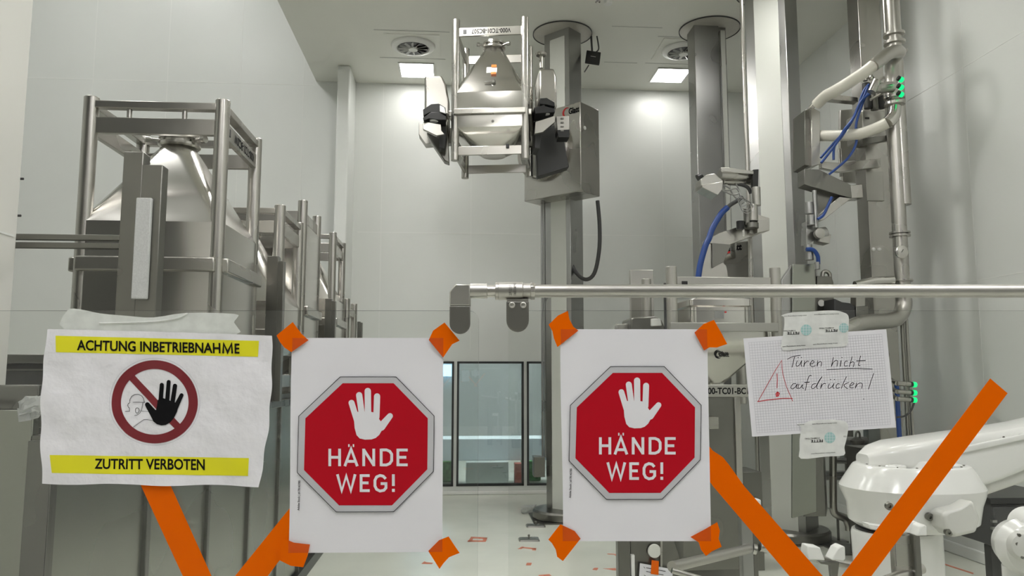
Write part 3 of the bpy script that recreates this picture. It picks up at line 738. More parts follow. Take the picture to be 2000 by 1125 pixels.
# ================================================================== STEEL BINS
def rr(ax, ay, r, z, k=6, cx=0, cy=0):
    pts = []
    for q, (sx, sy) in enumerate(((1, 1), (-1, 1), (-1, -1), (1, -1))):
        for i in range(k+1):
            a = q*math.pi/2+i*math.pi/2/k
            pts.append(V((cx+sx*(ax-r)+r*math.cos(a), cy+sy*(ay-r)+r*math.sin(a), z)))
    return pts
def make_bin(label, x, y, z0, Wd, H, rot=0, double=False, variant='cone', text_on=None, lit=True, group=None, low=None, sh=.64, led=(.85, .925)):
    t = thing('steel_container', label, 'container', (x, y, z0), group)
    Mx = Matrix.Translation((x, y, z0)) @ Matrix.Rotation(rot, 4, 'Z'); a = Wd/2; pr = .038; pc = a-pr
    T = lambda d: H-d
    for sx, sy in ((-1, -1), (1, -1), (1, 1), (-1, 1)):
        g = G(Mx); g.cyl((sx*pc, sy*pc, 0), (sx*pc, sy*pc, H), pr, n=24); g.build('post', M['steel'], t, bevel=.004)
    def rails(name, t0, t1, th=.022, sides='fblr', mat='steel'):
        z0_, z1_ = T(t1), T(t0); L = pc-.028
        for sd in sides:
            g = G(Mx)
            if sd in 'fb': yy = (-1 if sd == 'f' else 1)*pc; g.b2((-L, yy-th/2, z0_), (L, yy+th/2, z1_))
            else: xx = (-1 if sd == 'l' else 1)*pc; g.b2((xx-th/2, -L, z0_), (xx+th/2, L, z1_))
            g.build(name, M[mat], t, bevel=.003)
    if double:
        rails('top_rail', .022, .060, .05); rails('name_rail', .108, .195, .03)
        for q in (-.35, .35):
            for sy in (-1, 1):
                g = G(Mx); g.cyl((q*pc*1.2, sy*pc, T(.115)), (q*pc*1.2, sy*pc, T(.05)), .013); g.build('rail_stub', M['steel'], t)
    else: rails('name_rail', .085, .170, .025)
    ap = .16
    b = a-.008
    if variant == 'cone':
        prof = [(.075, .075, ap), (.095, .085, ap+.02), (b*.965, .05, sh), (b, .05, sh+.022), (b, .06, led[0]-.01), (b+.004, .06, led[0]+.01), (b+.004, .06, led[1]-.015), (b, .06, led[1]+.005), (b, .06, H-.34 if low is None else low), (b*.90, .08, (H-.27 if low is None else low+.04)), (.20, .12, H-.19), (.12, .12, H-.13)]
    else:
        prof = [(b, .03, .19), (b, .03, H-.35), (b*.9, .08, H-.3), (.2, .12, H-.19), (.12, .12, H-.13)]
    g = G(Mx); g.loft([rr(A, A, min(r, A), T(d)) for A, r, d in prof]); g.build('body', M['steel_bright'], t, angle=24)
    # ledge bars
    for sd in 'fblr':
        g = G(Mx); L = b-.02; o = b+.035
        if sd in 'fb': sy = -1 if sd == 'f' else 1; g.b2((-L, sy*(b-.01), T(led[1])), (L, sy*o, T(led[0])))
        else: sx = -1 if sd == 'l' else 1; g.b2((sx*(b-.01), -L, T(led[1])), (sx*o, L, T(led[0])))
        g.build('ledge_bar', M['steel'], t, bevel=.008)
    g = G(Mx)
    if variant == 'cone':
        g.lathe([(.105, 0), (.115, .008), (.115, .022), (.085, .028), (.085, .045), (.11, .05), (.11, .072), (.085, .078), (.05, .08)], (0, 0, T(ap+.01)), (0, 0, 1), 40)
        lid = g.build('lid_clamp', M['steel_bright'], t)
        for an in (-.35, math.pi+.35):
            g = G(Mx); p = V((.1*math.cos(an), .1*math.sin(an), T(ap-.03))); d = V((math.cos(an), math.sin(an), 0)); g.cyl(p, p+d*.05, .012); g.cyl(p+d*.05, p+d*.075, .022); g.build('clamp_knob', M['steel_bright'], lid)
    rails('bottom_rail', H-.135, H-.05, .025)
    if text_on:
        sd, string, bold = text_on; L = pc-.05; z1, z0_ = (T(.095), T(.16)) if not double else (T(.118), T(.185))
        if sd == 'f':  # lettering printed upside down on the front rail
            yy = -pc-.0135; Q = [Mx@V(p) for p in ((.20*1, yy, z0_+.01), (-.18, yy, z0_+.01), (-.18, yy, z1-.008), (.20, yy, z1-.008))]
        else:
            xx = pc+.0165; Q = [Mx@V(p) for p in ((xx, L*.9, z0_+.008), (xx, -L*.55, z0_+.008), (xx, -L*.55, z1-.008), (xx, L*.9, z1-.008))]
        text_quad('lettering', string, *Q, M['ink'], t, bold)
        g = G(Mx)
        if sd == 'f': g.box((-.245, -pc-.014, (z1+z0_)/2), (.035, .006, .045))
        else: g.box((pc+.017, -L*.9, (z1+z0_)/2), (.006, .035, .045))
        g.build('tag_plate', M['black'], t, bevel=.003)
    return t, Mx
ZP = 1.45
def bin_at(pxr, pyt, yf, Wd, label, **k):
    q = PY(pxr, pyt, yf); return make_bin(label, q.x-Wd/2, yf+Wd/2, ZP, Wd, q.z-ZP, **k)
bin_at(446, 192, 4.02, .75, 'large steel container with pyramid top, nearest in the left row', double=True, text_on=('r', 'V000-TC01-BC20W', .02))
bin_at(556, 399, 5.25, .70, 'second steel container of the left row, lower than its neighbours', double=True)
bin_at(599.5, 390, 6.13, .70, 'third steel container of the left row with flat side plate', variant='box')
bin_at(657, 453, 7.60, .70, 'fourth steel container of the left row, open frame with pyramid top', double=True)
bin_at(683, 583, 8.48, .70, 'lowest and farthest steel container of the left row')
# enclosure with steel cladding the containers stand on
XE = -1.2; YE0 = 2.43; YE1 = 9.6; ZE = 1.40
en = thing('clad_enclosure', 'dark steel clad plinth running back under the left row of containers', 'enclosure', (XE-.5, 6, 0))
ys = [YE0+.75*k for k in range(10)]
for a, b in zip(ys, ys[1:]):
    g = G(); g.b2((XE-.04, a+.03, .10), (XE-.004, b-.03, ZE-.03)); g.build('side_panel', M['clad'], en, bevel=.004)
for a in ys:
    g = G(); g.b2((XE-.06, a-.03, 0), (XE+.012, a-.006, ZE)); g.b2((XE-.06, a+.006, 0), (XE+.004, a+.03, ZE)); g.build('panel_profile', M['clad_trim'], en, bevel=.003)
g = G(); g.b2((XE-.06, YE0-.01, ZE-.03), (XE+.02, ys[-1]+.03, ZE+.015)); g.build('top_trim', M['clad_trim'], en, bevel=.003)
g = G(); g.b2((XE-.06, YE0, 0), (XE+.03, ys[-1]+.03, .09)); g.build('kick_plate', M['black'], en)
g = G(); g.b2((-2.55, 3.7, ZE-.05), (XE-.065, 9.5, ZP-.001)); g.build('deck', M['steel_dark'], en, bevel=.004)
for yy in (3.9, 5.2, 6.5, 7.8, 9.2):
    for xx in (-2.45, -1.4): g = G(); g.b2((xx-.04, yy-.04, 0), (xx+.04, yy+.04, ZE-.05)); g.build('leg', M['steel_dark'], en)
zt = PY(60, 752, YE0).z; zh = PY(60, 787, YE0).z
g = G(); g.b2((XW+.005, YE0, 0), (XE-.065, YE0+.04, zh-.02)); g.build('front_panel', M['clad'], en, bevel=.003)
g = G(); g.b2((XW+.005, YE0+.02, zh-.02), (XE-.065, YE0+.06, zt)); g.build('upper_front_panel', M['clad_trim'], en, bevel=.003)
q = PY(60, 789, YE0-.05).z
g = G(); g.cyl((XW+.01, YE0-.04, q), (-1.36, YE0-.04, q), .008); g.build('front_bar', M['steel_dark'], en)
c = PY(62, 790, YE0-.06); g = G()
pts = [c+V((random.uniform(-.035, .04), random.uniform(-.02, .02), random.uniform(-.045, .03))) for _ in range(26)]
bmv = [g.v(p) for p in pts]; bmesh.ops.convex_hull(g.bm, input=bmv); bmesh.ops.subdivide_edges(g.bm, edges=g.bm.edges[:], cuts=2, use_grid_fill=True)
for v in g.bm.verts: v.co += V((random.uniform(-1, 1), random.uniform(-1, 1), random.uniform(-1, 1)))*.006
g.prism([c+V(p) for p in ((-.035, -.01, -.01), (.0, -.01, -.012), (.005, -.012, -.045), (-.028, -.01, -.05))], (0, .004, 0))
tag(g.build('crumpled_tape', M['film'], angle=10), 'crumpled clear tape hanging from the bar beside the warning sheet', 'tape')
# dark bench seen behind the left wall end
g = G(); a = PY(30, 692, 5.5); b = PY(150, 750, 5.5); dk = thing('dark_bench', 'dark open bench in the gap between the left wall and warning sheet', 'bench', (a.x, 5.8, 0))
g.b2((a.x-.8, 5.5, a.z-.06), (b.x-.15, 6.1, a.z)); g.build('top', M['steel_dark'], dk, bevel=.004)
g = G(); z2 = PY(60, 724, 5.5).z; g.b2((a.x-.8, 5.52, 0), (b.x-.15, 6.1, z2)); g.build('cabinet', M['rubber'], dk, bevel=.004)
g = G(); g.b2((a.x-.8, 5.5, z2), (b.x-.15, 6.1, z2+.012)); g.build('shelf', M['steel_dark'], dk)
g = G(); g.b2((a.x-.8, 6.05, z2+.012), (b.x-.15, 6.1, a.z-.06)); g.build('back_panel', M['black'], dk)

# guard posts with light strip
def guard(yd, label, strip=False, px=None, group=None):
    x0 = XE-.075; z1 = 2.46; z2 = 2.36
    t = thing('guard_post', label, 'post', (XE, yd, ZE))
    w = .078
    xa = XE-w; xb = XE
    if strip: xa = PY(236, 400, yd).x; xm = PY(275, 400, yd).x; xb = PY(316, 400, yd).x; z1 = PY(250, 296, yd).z; z2 = PY(300, 323, yd).z
    else: xa = PY(px[0], px[3], yd).x; xm = PY(px[1], px[3], yd).x; xb = PY(px[2], px[3], yd).x; z1 = PY(px[0], px[3], yd).z; z2 = PY(px[0], px[4], yd).z
    g = G(); g.b2((xa, yd, ZE+.016), (xm, yd+.07, z1)); g.build('tall_profile', M['steel_dark'], t, bevel=.003)
    g = G(); g.b2((xm+.001, yd-.01, ZE+.016), (xb, yd+.05, z2)); g.build('short_profile', M['steel_dark'], t, bevel=.003)
    if strip:
        a = PY(270, 388, yd-.01); b = PY(290, 585, yd-.01)
        g = G(); g.b2((a.x, yd-.03, b.z), (b.x, yd-.011, a.z)); g.build('light_strip', plain('frosted_strip', (.62, .63, .62), .5, nscale=250, var=.88), t, bevel=.004)
        for y0, y1 in ((458, 469), (474, 485)):
            A = PY(100, y0, yd+.03); B = PY(100, y1, yd+.03); g = G(); g.b2((XW-.08, yd+.02, B.z), (xa, yd+.045, A.z)); g.build('cross_rail', M['steel_dark'], t, bevel=.002)
    return t
guard(2.93, 'tall dark steel guard post with frosted strip before the nearest container', True)
guard(5.10, 'dark steel guard post between the first and second containers', px=(522, 544, 556, 500, 510))
guard(7.30, 'dark steel guard post between the third and fourth containers', px=(635, 648, 656, 583, 588))
guard(9.45, 'short dark guard post at the far end of the container row', px=(698, 704, 708, 628, 630))

# ================================================================== LIFT COLUMNS
def lift_column(label, cx_px, cy_px, yc, wl, wr_, zb, zt_, flange=True, strip=True, basep=True, rot=45):
    c = PY(cx_px, cy_px, yc); R = Matrix.Rotation(math.radians(rot), 4, 'Z')
    # local frame: near corner at origin, +x along the right face, +y along the left face
    Mx = Matrix.Translation((c.x, c.y, 0)) @ R
    t = thing('lift_column', label, 'column', (c.x, c.y, 0))
    g = G(Mx); g.b2((0, 0, zb), (wr_, wl, zt_)); g.build('column', M['steel_grey'], t, bevel=.006)
    if strip: g = G(Mx); g.b2((-.004, wl*.17, zb), (.01, wl*.76, zt_-(.10 if yc > 8 else .01))); g.build('white_strip', M['strip'], t)
    mid = Mx @ V((wr_/2, wl/2, 0))
    if flange:
        g = G(); g.lathe([(.335, -.012), (.345, -.006), (.345, 0)], (mid.x, mid.y, ZC-.001), (0, 0, 1), 56); g.build('ceiling_flange', M['flange'], t)
        g = G(); g.lathe([(.345, -.014), (.352, -.014), (.352, 0), (.345, 0)], (mid.x, mid.y, ZC-.001), (0, 0, 1), 56, True); g.build('flange_rim', M['rubber'], t)
    if basep:
        g = G(); g.lathe([(.36, 0), (.37, .01), (.37, .075), (.35, .095), (.1, .10)], (mid.x, mid.y, .012), (0, 0, 1), 48); g.build('base_ring', M['steel_dark'], t)
        g = G(); g.box((mid.x+.02, mid.y, .006), (.82, .72, .012)); g.build('base_plate', M['steel_dark'], t)
    return t, Mx, mid
c1t, M1, mid1 = lift_column('steel lift column carrying the hanging container', 1113, 300, 8.45, .365, .24, 0, ZC)
c3t, M3, mid3 = lift_column('wide steel lift column with white strip in the right foreground', 1545, 300, 7.2, .43, .33, 0, ZC)
# second column stands square to the room
c = PY(1362, 300, 8.3); b = PY(1411, 300, 8.3); c2 = thing('lift_column', 'steel lift column left of the thin vertical tube', 'column', ((c.x+b.x)/2, 8.4, 0))
g = G(); g.b2((c.x, 8.3, 0), (b.x, 8.56, ZC)); g.build('column', M['steel_grey'], c2, bevel=.006)
s0 = PY(1411, 300, 8.34).x; s1 = PY(1425, 300, 8.34).x
g = G(); g.b2((s0, 8.34, 0), (s1, 8.52, ZC)); g.build('side_profile', M['steel_grey'], c2, bevel=.004)
g = G(); g.b2((s0+.02, 8.332, .2), (s1-.012, 8.341, ZC-.05)); g.build('white_strip', M['strip'], c2)
mx = (c.x+s1)/2+.03
g = G(); g.lathe([(.335, -.012), (.345, -.006), (.345, 0)], (mx, 8.42, ZC-.001), (0, 0, 1), 56); g.build('ceiling_flange', M['flange'], c2)
g = G(); g.lathe([(.345, -.014), (.352, -.014), (.352, 0), (.345, 0)], (mx, 8.42, ZC-.001), (0, 0, 1), 56, True); g.build('flange_rim', M['rubber'], c2)
g = G(); g.lathe([(.36, 0), (.37, .01), (.37, .075), (.35, .095), (.1, .10)], (mx, 8.42, .012), (0, 0, 1), 48); g.build('base_ring', M['steel_dark'], c2)

# carriage with rotary disc on the first column
def carriage(label, px, pyt, pyb, yc, wl, wr_, logo=True):
    c = PY(px, (pyt+pyb)/2, yc); Mx = Matrix.Translation((c.x, c.y, 0)) @ Matrix.Rotation(math.radians(45), 4, 'Z')
    zt_ = PY(px, pyt, yc).z; zb = PY(px, pyb, yc).z
    t = thing('lift_carriage', label, 'lift carriage', (c.x, c.y, zb))
    g = G(Mx); g.b2((0, 0, zb), (wr_, wl, zt_)); g.build('housing', M['steel'], t, bevel=.008)
    return t, Mx, zt_, zb
cr, MC, czt, czb = carriage('steel lift carriage box with red logo holding the hanging container', 1134, 198, 373, 8.05, .80, .36)
lq = lambda y, z, o=-.004: MC @ V((o, y, z))
text_quad('lettering', 'Glatt', lq(.155, czt-.045), lq(.012, czt-.045), lq(.012, czt-.115), lq(.155, czt-.115), M['ink'], cr, .03)
g = G(MC); n = 20; A = []
for k in range(n+1): a = math.pi*.35+math.pi*1.3*k/n; A.append((-.003, .175-.055*math.cos(a)*-1*-1, czt-.135+.055*math.sin(a)))
cA = .185; cz_ = czt-.085
for k in range(16):
    a0 = math.radians(50+260*k/16); a1 = math.radians(50+260*(k+1)/16)
    w0 = .022*math.sin(math.pi*k/16); w1 = .022*math.sin(math.pi*(k+1)/16)
    P = lambda a, r: (-.003, cA-r*math.cos(a), cz_+r*math.sin(a))
    g.poly([P(a0, .058), P(a1, .058), P(a1, .058-w1-.004), P(a0, .058-w0-.004)])
g.build('logo', M['logo_red'], cr)
g = G(MC); g.lathe([(.0, .0), (.022, .0), (.022, .004)], (.08, -.004, czt-.28), (0, 1, 0)); g.build('round_label', M['white'], cr)
g = G(MC); g.lathe([(.025, 0), (.04, 0), (.04, .02), (.025, .02)], (.30, .2, czt+.02), (0, 1, 0), 28, True); g.build('lifting_eye', M['steel'], cr)
g = G(MC); zc_ = PY(1065, 282, 8.2).z; g.lathe([(.36, 0), (.36, -.05), (.345, -.06), (.33, -.045), (.0, -.045)], (0, .50, zc_), (1, 0, 0), 64); disc = g.build('rotary_disc', M['steel'], cr)
g = G(MC); g.lathe([(.31, 0), (.31, -.01)], (-.046, .50, zc_), (1, 0, 0), 48); g.build('disc_face', M['steel_dark'], disc)
# cable and conduits
g = G(); g.tube([PY(1167, 392, 8.35), PY(1171, 440, 8.35), PY(1170, 490, 8.35), PY(1160, 535, 8.35), PY(1140, 545, 8.4), PY(1118, 520, 8.5), PY(1112, 480, 8.52)], .022)
tag(g.build('hanging_cable', M['rubber']), 'dark cable looping below the lift carriage', 'cable')
for px in (1058, 1063):
    a = PY(px, 395, 8.75); b = PY(px, 893, 8.75); g = G(); g.cyl((a.x, 8.75, b.z), (a.x, 8.75, 4.0), .013)
    tag(g.build('conduit', M['steel_grey']), 'thin vertical conduit left of the first lift column, %s one' % ('left' if px == 1058 else 'right'), 'pipe')
a = PY(1042, 892, 8.7); b = PY(1064, 931, 8.7); g = G(); g.b2((a.x, 8.66, b.z), (b.x, 8.85, a.z)); tag(g.build('junction_box', M['steel_dark'], bevel=.005), 'small dark junction box low beside the first lift column', 'box')

# hanging container held by the carriage
q = PY(877, 40, 7.12); zt_ = PY(1028, 31, 7.0).z; zb = PY(1028, 309, 7.0).z
ca = PY(879, 180, 7.10); cb = PY(1034, 180, 7.0); Wb = .745
fc = (ca+cb)/2; rot = -math.radians(9); back = V((math.sin(-rot), math.cos(rot), 0))
cc = fc+back*Wb/2
hb, MB_ = make_bin('steel container with pyramid top held up in the air by the lift', cc.x, cc.y, zb, Wb, zt_-zb, rot=rot, text_on=('f', 'V000-TC01-BC507', .02), sh=.715, led=(.905, .965), low=1.08)
hl = lambda x, z: MB_ @ V((x, -Wb/2+.02, z))
HH = zt_-zb
g = G(MB_)
yf = lambda d: -(.095+((Wb/2-.008)*.965-.095)*((d-.18)/.535))
def facepoly(x0, x1, d0, d1, o=.004): return [(x0, yf(d0)-o, HH-d0), (x1, yf(d0)-o, HH-d0), (x1, yf(d1)-o, HH-d1), (x0, yf(d1)-o, HH-d1)]
g.prism(facepoly(-.045, .055, .44, .51), (0, -.003, 0)); g.build('paper_tag', M['white'], hb)
g = G(MB_); g.prism(facepoly(0, .05, .415, .445, .012), (0, -.003, 0)); g.prism(facepoly(-.0, .05, .505, .53, .012), (0, -.003, 0)); g.build('orange_tape', plain('orange_tag_tape', (.7, .16, .02), .4), hb)
for d, yy, sc in ((.625, yf(.625)-.012, 1), (1.03, -(Wb/2-.022), 1.15)):
    g = G(MB_); g.lathe([(.022*sc, 0), (.022*sc, -.012), (.012*sc, -.02)], (.03, yy+.006, HH-d), (0, 1, 0), 24); g.box((-.02*sc, yy-.006, HH-d), (.07*sc, .008, .012)); g.build('lock_tongue', M['steel_dark'], hb)
g = G(MB_); g.box((.17, -Wb/2+.012, .125), (.03, .006, .04)); g.build('tag_plate', M['black'], hb, bevel=.003)
g = G(MB_); g.box((-.05, -Wb/2+.021, HH-.75), (.012, .004, .012)); g.build('red_dot', M['logo_red'], hb)

# gripper: housings, claws, boxes
gc = PY(960, 235, 7.9); gr = thing('container_gripper', 'dark forked gripper arms clasping the hanging container from both sides', 'gripper', (gc.x, 7.9, gc.z))
def pp(name, pts, y, th, mat, par, bevel=.004, sub=1, label=None):
    g = G(); P = smooth(pts, sub, True) if sub > 1 else pts
    yref = y; g.prism([PY(px, py, yref) for px, py in P], (0, th, 0)); return g.build(name, M[mat] if isinstance(mat, str) else mat, par, bevel=bevel, label=label)
g = G(); a = PY(862, 250, 7.95); b = PY(1075, 285, 7.95); g.b2((a.x, 7.93, b.z), (b.x, 8.05, a.z)); g.build('back_beam', M['steel_dark'], gr, bevel=.01)
pp('arm_housing', [(829, 147), (862, 146), (872, 165), (878, 200), (878, 225), (829, 222)], 7.25, .65, 'steel', gr, .02)
pp('arm_plate', [(832, 222), (874, 222), (878, 318), (868, 314), (848, 285), (834, 262)], 7.35, .12, 'steel_dark', gr, .01)
pp('arm_housing', [(1053, 134), (1082, 133), (1087, 150), (1088, 210), (1053, 208)], 7.25, .5, 'steel', gr, .02)
pp('arm_plate', [(1060, 250), (1098, 240), (1106, 300), (1112, 326), (1050, 345), (1048, 300)], 7.55, .14, 'rubber', gr, .01)
for claw in ([(826, 214), (842, 203), (857, 202), (870, 210), (872, 224), (858, 220), (840, 219), (827, 226)], [(826, 230), (842, 219), (858, 219), (871, 227), (871, 234), (855, 234), (838, 231), (828, 236)],
             [(1054, 192), (1068, 191), (1083, 200), (1084, 208), (1068, 204), (1055, 203)], [(1043, 210), (1060, 206), (1083, 212), (1084, 219), (1066, 220), (1046, 222)]):
    pp('claw', claw, 7.0, .22, 'black', gr, .003)
for px, py in ((848, 217), (848, 233), (1066, 203), (1066, 219)):
    c = PY(px, py, 7.05); g = G(); g.cyl(c+V((0, 0, -.022)), c+V((0, 0, .022)), .04); g.build('roller', M['white'], gr, bevel=.004)
pp('lower_bracket', [(826, 237), (861, 243), (862, 255), (868, 262), (853, 265), (826, 252)], 7.05, .05, 'steel', gr, .003)
pp('lower_bracket', [(1046, 238), (1083, 226), (1084, 238), (1060, 258), (1044, 261)], 7.05, .05, 'steel', gr, .003)
pp('pad', [(859, 205), (868, 210), (871, 222), (859, 218)], 6.99, .02, 'white', gr)
for px in (866, 1052):
    pts = [(px-6, 228), (px+4, 230), (px+6, 262), (px+2, 290), (px-8, 288)]
    pp('finger_mount', pts, 7.2, .25, 'rubber', gr)
pp('control_box', [(818, 239), (834, 241), (846, 280), (831, 281), (818, 262)], 7.6, .15, 'steel_rough', gr)
o = pp('control_box', [(1086, 227), (1111, 226), (1112, 268), (1090, 268)], 7.2, .15, 'steel_rough', gr)
for k in range(4): c = PY(1098, 231+8*k, 7.19); g = G(); g.box(c, (.03, .006, .012)); g.build('button', M['steel_dark'], o)
pp('box_foot', [(1088, 254), (1112, 253), (1112, 268), (1091, 268)], 7.19, .16, 'black', o, 0)
g = G(); c = PY(1057, 133, 7.5); g.cyl(c, c+V((0, 0, .14)), .02); g.lathe([(.05, 0), (.06, .02), (.04, .035)], c+V((0, 0, .13)), (0, 0, 1)); g.build('spindle', M['steel'], gr)

# ================================================================== RIGHT-HAND MACHINERY
def PT(pts, y=None): return [PY(p[0], p[1], p[2] if len(p) > 2 else y) for p in pts]
def ptube(name, pts, r, mat, par=None, y=None, n=12, sub=6, corr=0, label=None, cat=None, group=None):
    g = G(); g.tube(PT(pts, y), r, n, sub, corr); o = g.build(name, M[mat], par, angle=40 if not corr else 80)
    return tag(o, label, cat, group) if par is None else o
def vcyl(name, px, py0, py1, y, r, mat, par=None, pyref=None, bevel=.002, label=None, cat=None):
    x = PY(px, pyref if pyref else (py0+py1)/2, y).x; g = G(); g.cyl((x, y, PY(px, py1, y).z), (x, y, PY(px, py0, y).z), r)
    o = g.build(name, M[mat], par, bevel=bevel); return tag(o, label, cat) if par is None else o
def pbox(name, x0, y0, x1, y1, y, th, mat, par=None, bevel=.004, zb=None, label=None, cat=None):
    a = PY(x0, (y0+y1)/2, y); b = PY(x1, (y0+y1)/2, y); z1 = PY((x0+x1)/2, y0, y).z; z0 = PY((x0+x1)/2, y1, y).z if zb is None else zb
    g = G(); g.b2((a.x, y, z0), (b.x, y+th, z1)); o = g.build(name, M[mat], par, bevel=bevel)
    return tag(o, label, cat) if par is None else o

# thin vertical tube in front of column 2
x = PY(1457, 250, 6.9).x; g = G(); g.cyl((x, 6.9, 0), (x, 6.9, ZC), .019); tag(g.build('lift_tube', M['steel'], bevel=.002), 'thin polished vertical tube running up to the ceiling beside the wide column', 'pipe')

# ---- container parked in the station behind the right rail
ys = 5.0; c = PY(1413, 600, ys); st = thing('steel_container', 'steel container with downward cone and printed number plate, behind the right stop-sign sheet', 'container', (c.x, ys+.35, 0))
zt_ = PY(1311, 521, ys).z; xl = PY(1312, 580, ys).x; xr = PY(1515, 580, ys).x; zlow = PY(1413, 782, ys).z
for x in (xl, xr):
    for yy in (ys, ys+.68):
        g = G(); g.cyl((x, yy, zlow-.05), (x, yy, zt_), .036, n=24); g.build('post', M['steel_rough'], st, bevel=.004)
pbox('top_rail', 1322, 541, 1507, 556, ys-.01, .03, 'steel_rough', st)
pbox('middle_rail', 1310, 630, 1521, 647, ys-.05, .035, 'steel_rough', st)
np_ = pbox('number_plate', 1322, 751, 1508, 775, ys-.02, .03, 'steel_rough', st)
P4 = lambda px, py: PY(px, py, ys-.0215)
text_quad('lettering', 'V000-TC01-BC1', P4(1366, 757), P4(1462, 757), P4(1462, 770), P4(1366, 770), M['ink'], np_, .03)
pbox('tag_plate', 1332, 549, 1343, 556, ys-.016, .006, 'black', st, .001)
xc = (xl+xr)/2; bz = lambda py: PY(1410, py, ys+.2).z
g = G(); yc = ys+.36
hx = (PY(1470, 600, ys+.15).x-PY(1347, 600, ys+.15).x)/2; xc2 = (PY(1470, 600, ys+.15).x+PY(1347, 600, ys+.15).x)/2
g.loft([[v+V((xc2, yc, 0)) for v in rr(A, B, r, z)] for A, B, r, z in ((hx*.9, .2, .04, bz(583)), (hx, .225, .03, bz(587)), (hx, .225, .03, bz(598)), (hx*.94, .21, .05, bz(601)), (hx*.94, .21, .05, bz(632)), (.31, .31, .05, bz(636)), (.315, .31, .05, bz(668)), (.30, .30, .06, bz(676)), (.075, .075, .07, bz(748)), (.07, .07, .065, bz(760)))])
bo = g.build('body', M['steel_bright'], st, angle=24)
pbox('sight_plate', 1396, 607, 1414, 622, ys+.146, .004, 'steel_grey', st, .001)
pbox('red_dot', 1416, 608, 1419, 611, ys+.144, .006, 'logo_red', st, .0005)
zc_ = 693; fy = lambda py: (yc-.305)+(py-676)/(748-676)*.22
q = lambda px, py: PY(px, py, fy(py)-.002)
text_quad('lettering', 'Glatt', q(1404, 688), q(1424, 688), q(1424, 697), q(1404, 697), M['ink'], st, .04)
g = G()
for k in range(14):
    a0 = math.radians(60+250*k/14); a1 = math.radians(60+250*(k+1)/14); w0 = 3.2*math.sin(math.pi*k/14); w1 = 3.2*math.sin(math.pi*(k+1)/14)
    f = lambda a, r: q(1403+r*math.cos(a), 693-r*math.sin(a))
    g.poly([f(a0, 7.5), f(a1, 7.5), f(a1, 6.8-w1), f(a0, 6.8-w0)])
g.build('logo', M['ink'], st)
# pedestal of the station
pd = thing('station_pedestal', 'dark steel station cabinet under the numbered container', 'cabinet', (c.x, 5.5, 0))
pbox('cabinet', 1330, 776, 1437, 948, 5.35, .5, 'steel_dark', pd, zb=.25)
pbox('door_edge', 1437, 776, 1449, 945, 5.33, .12, 'steel', pd)
pbox('latch', 1385, 814, 1404, 838, 5.28, .06, 'steel', pd)
g = G(); q0_ = PY(1415, 992, 5.6); g.lathe([(.36, 0), (.37, .02), (.37, .10), (.33, .12), (.30, .25)], (q0_.x-.1, 5.75, .01)); g.build('base_ring', M['steel_dark'], pd)
pbox('low_cabinet', 1453, 922, 1489, 1000, 6.3, .35, 'steel_dark', None, zb=0, label='dark cabinet low between the window and the wide column', cat='cabinet')
pbox('steel_plate', 1232, 527, 1277, 625, 5.85, .05, 'steel_rough', None, zb=1.85, label='upright steel plate left of the parked container', cat='plate').rotation_euler = (0, 0, 0)
lk = thing('side_clamp', 'dark side clamp with white block left of the parked container', 'clamp', PY(1260, 642, 5.5))
pp('arm', [(1205, 633), (1232, 632), (1232, 662), (1205, 662)], 5.5, .09, 'steel_rough', lk)
pp('body', [(1232, 622), (1240, 619), (1280, 618), (1292, 624), (1298, 638), (1300, 662), (1232, 662)], 5.4, .3, 'steel_dark', lk, .01)
pp('block', [(1273, 622), (1290, 622), (1293, 636), (1273, 637)], 5.36, .04, 'white', lk)
vcyl('support_tube', 1300, 553, 662, 5.3, .012, 'rubber', lk)
# steel plate mount is carried down to the floor
g = G(); a = PY(1240, 600, 5.9); g.b2((a.x-.02, 5.901, 0), (a.x+.12, 6.0, 1.95)); tag(g.build('plate_post', M['steel_dark'], bevel=.003), 'post standing behind the upright steel plate', 'post')

# ---- carriage and dosing arm on column 2
cg = thing('lift_carriage', 'lift carriage with black lettering low on the second column', 'lift carriage', PY(1440, 555, 8.2))
pp('housing', [(1418, 476), (1463, 470), (1463, 556), (1440, 556), (1412, 540), (1412, 478)], 8.0, .28, 'steel', cg, .01)
P5 = lambda px, py: PY(px, py, 7.995)
text_quad('lettering', 'Glatt', P5(1419, 478), P5(1449, 475), P5(1449, 488), P5(1419, 491), M['ink'], cg, .03)
g = G()
for k in range(10):
    a0 = math.radians(200+140*k/10); a1 = math.radians(200+140*(k+1)/10); w0 = 3*math.sin(math.pi*k/10); w1 = 3*math.sin(math.pi*(k+1)/10)
    f = lambda a, r: P5(1421+r*math.cos(a), 484-r*math.sin(a)); g.poly([f(a0, 11), f(a1, 11), f(a1, 10-w1), f(a0, 10-w0)])
g.build('logo', M['logo_red'], cg)
pbox('lower_slot', 1424, 545, 1462, 556, 7.98, .03, 'black', cg, .001)
ar = thing('docking_arm', 'angled steel arm with dosing fittings in front of the second column', 'arm', PY(1440, 480, 6.6))
pp('diagonal_beam', [(1381, 467), (1405, 455), (1446, 441), (1478, 418), (1503, 426), (1503, 450), (1478, 458), (1425, 478), (1383, 475)], 6.6, .16, 'steel', ar, .004)
pp('upright_plate', [(1381, 468), (1391, 470), (1391, 524), (1410, 510), (1419, 520), (1425, 556), (1366, 556), (1372, 520)], 6.62, .03, 'steel', ar, .003)
pp('gusset', [(1391, 474), (1428, 478), (1413, 512), (1391, 522)], 6.60, .012, 'steel_dark', ar, .002)
pp('end_block', [(1479, 428), (1503, 427), (1503, 450), (1479, 455)], 6.5, .09, 'steel_rough', ar, .004)
pp('bracket', [(1463, 455), (1480, 425), (1478, 458)], 6.56, .04, 'steel_rough', ar, .002)
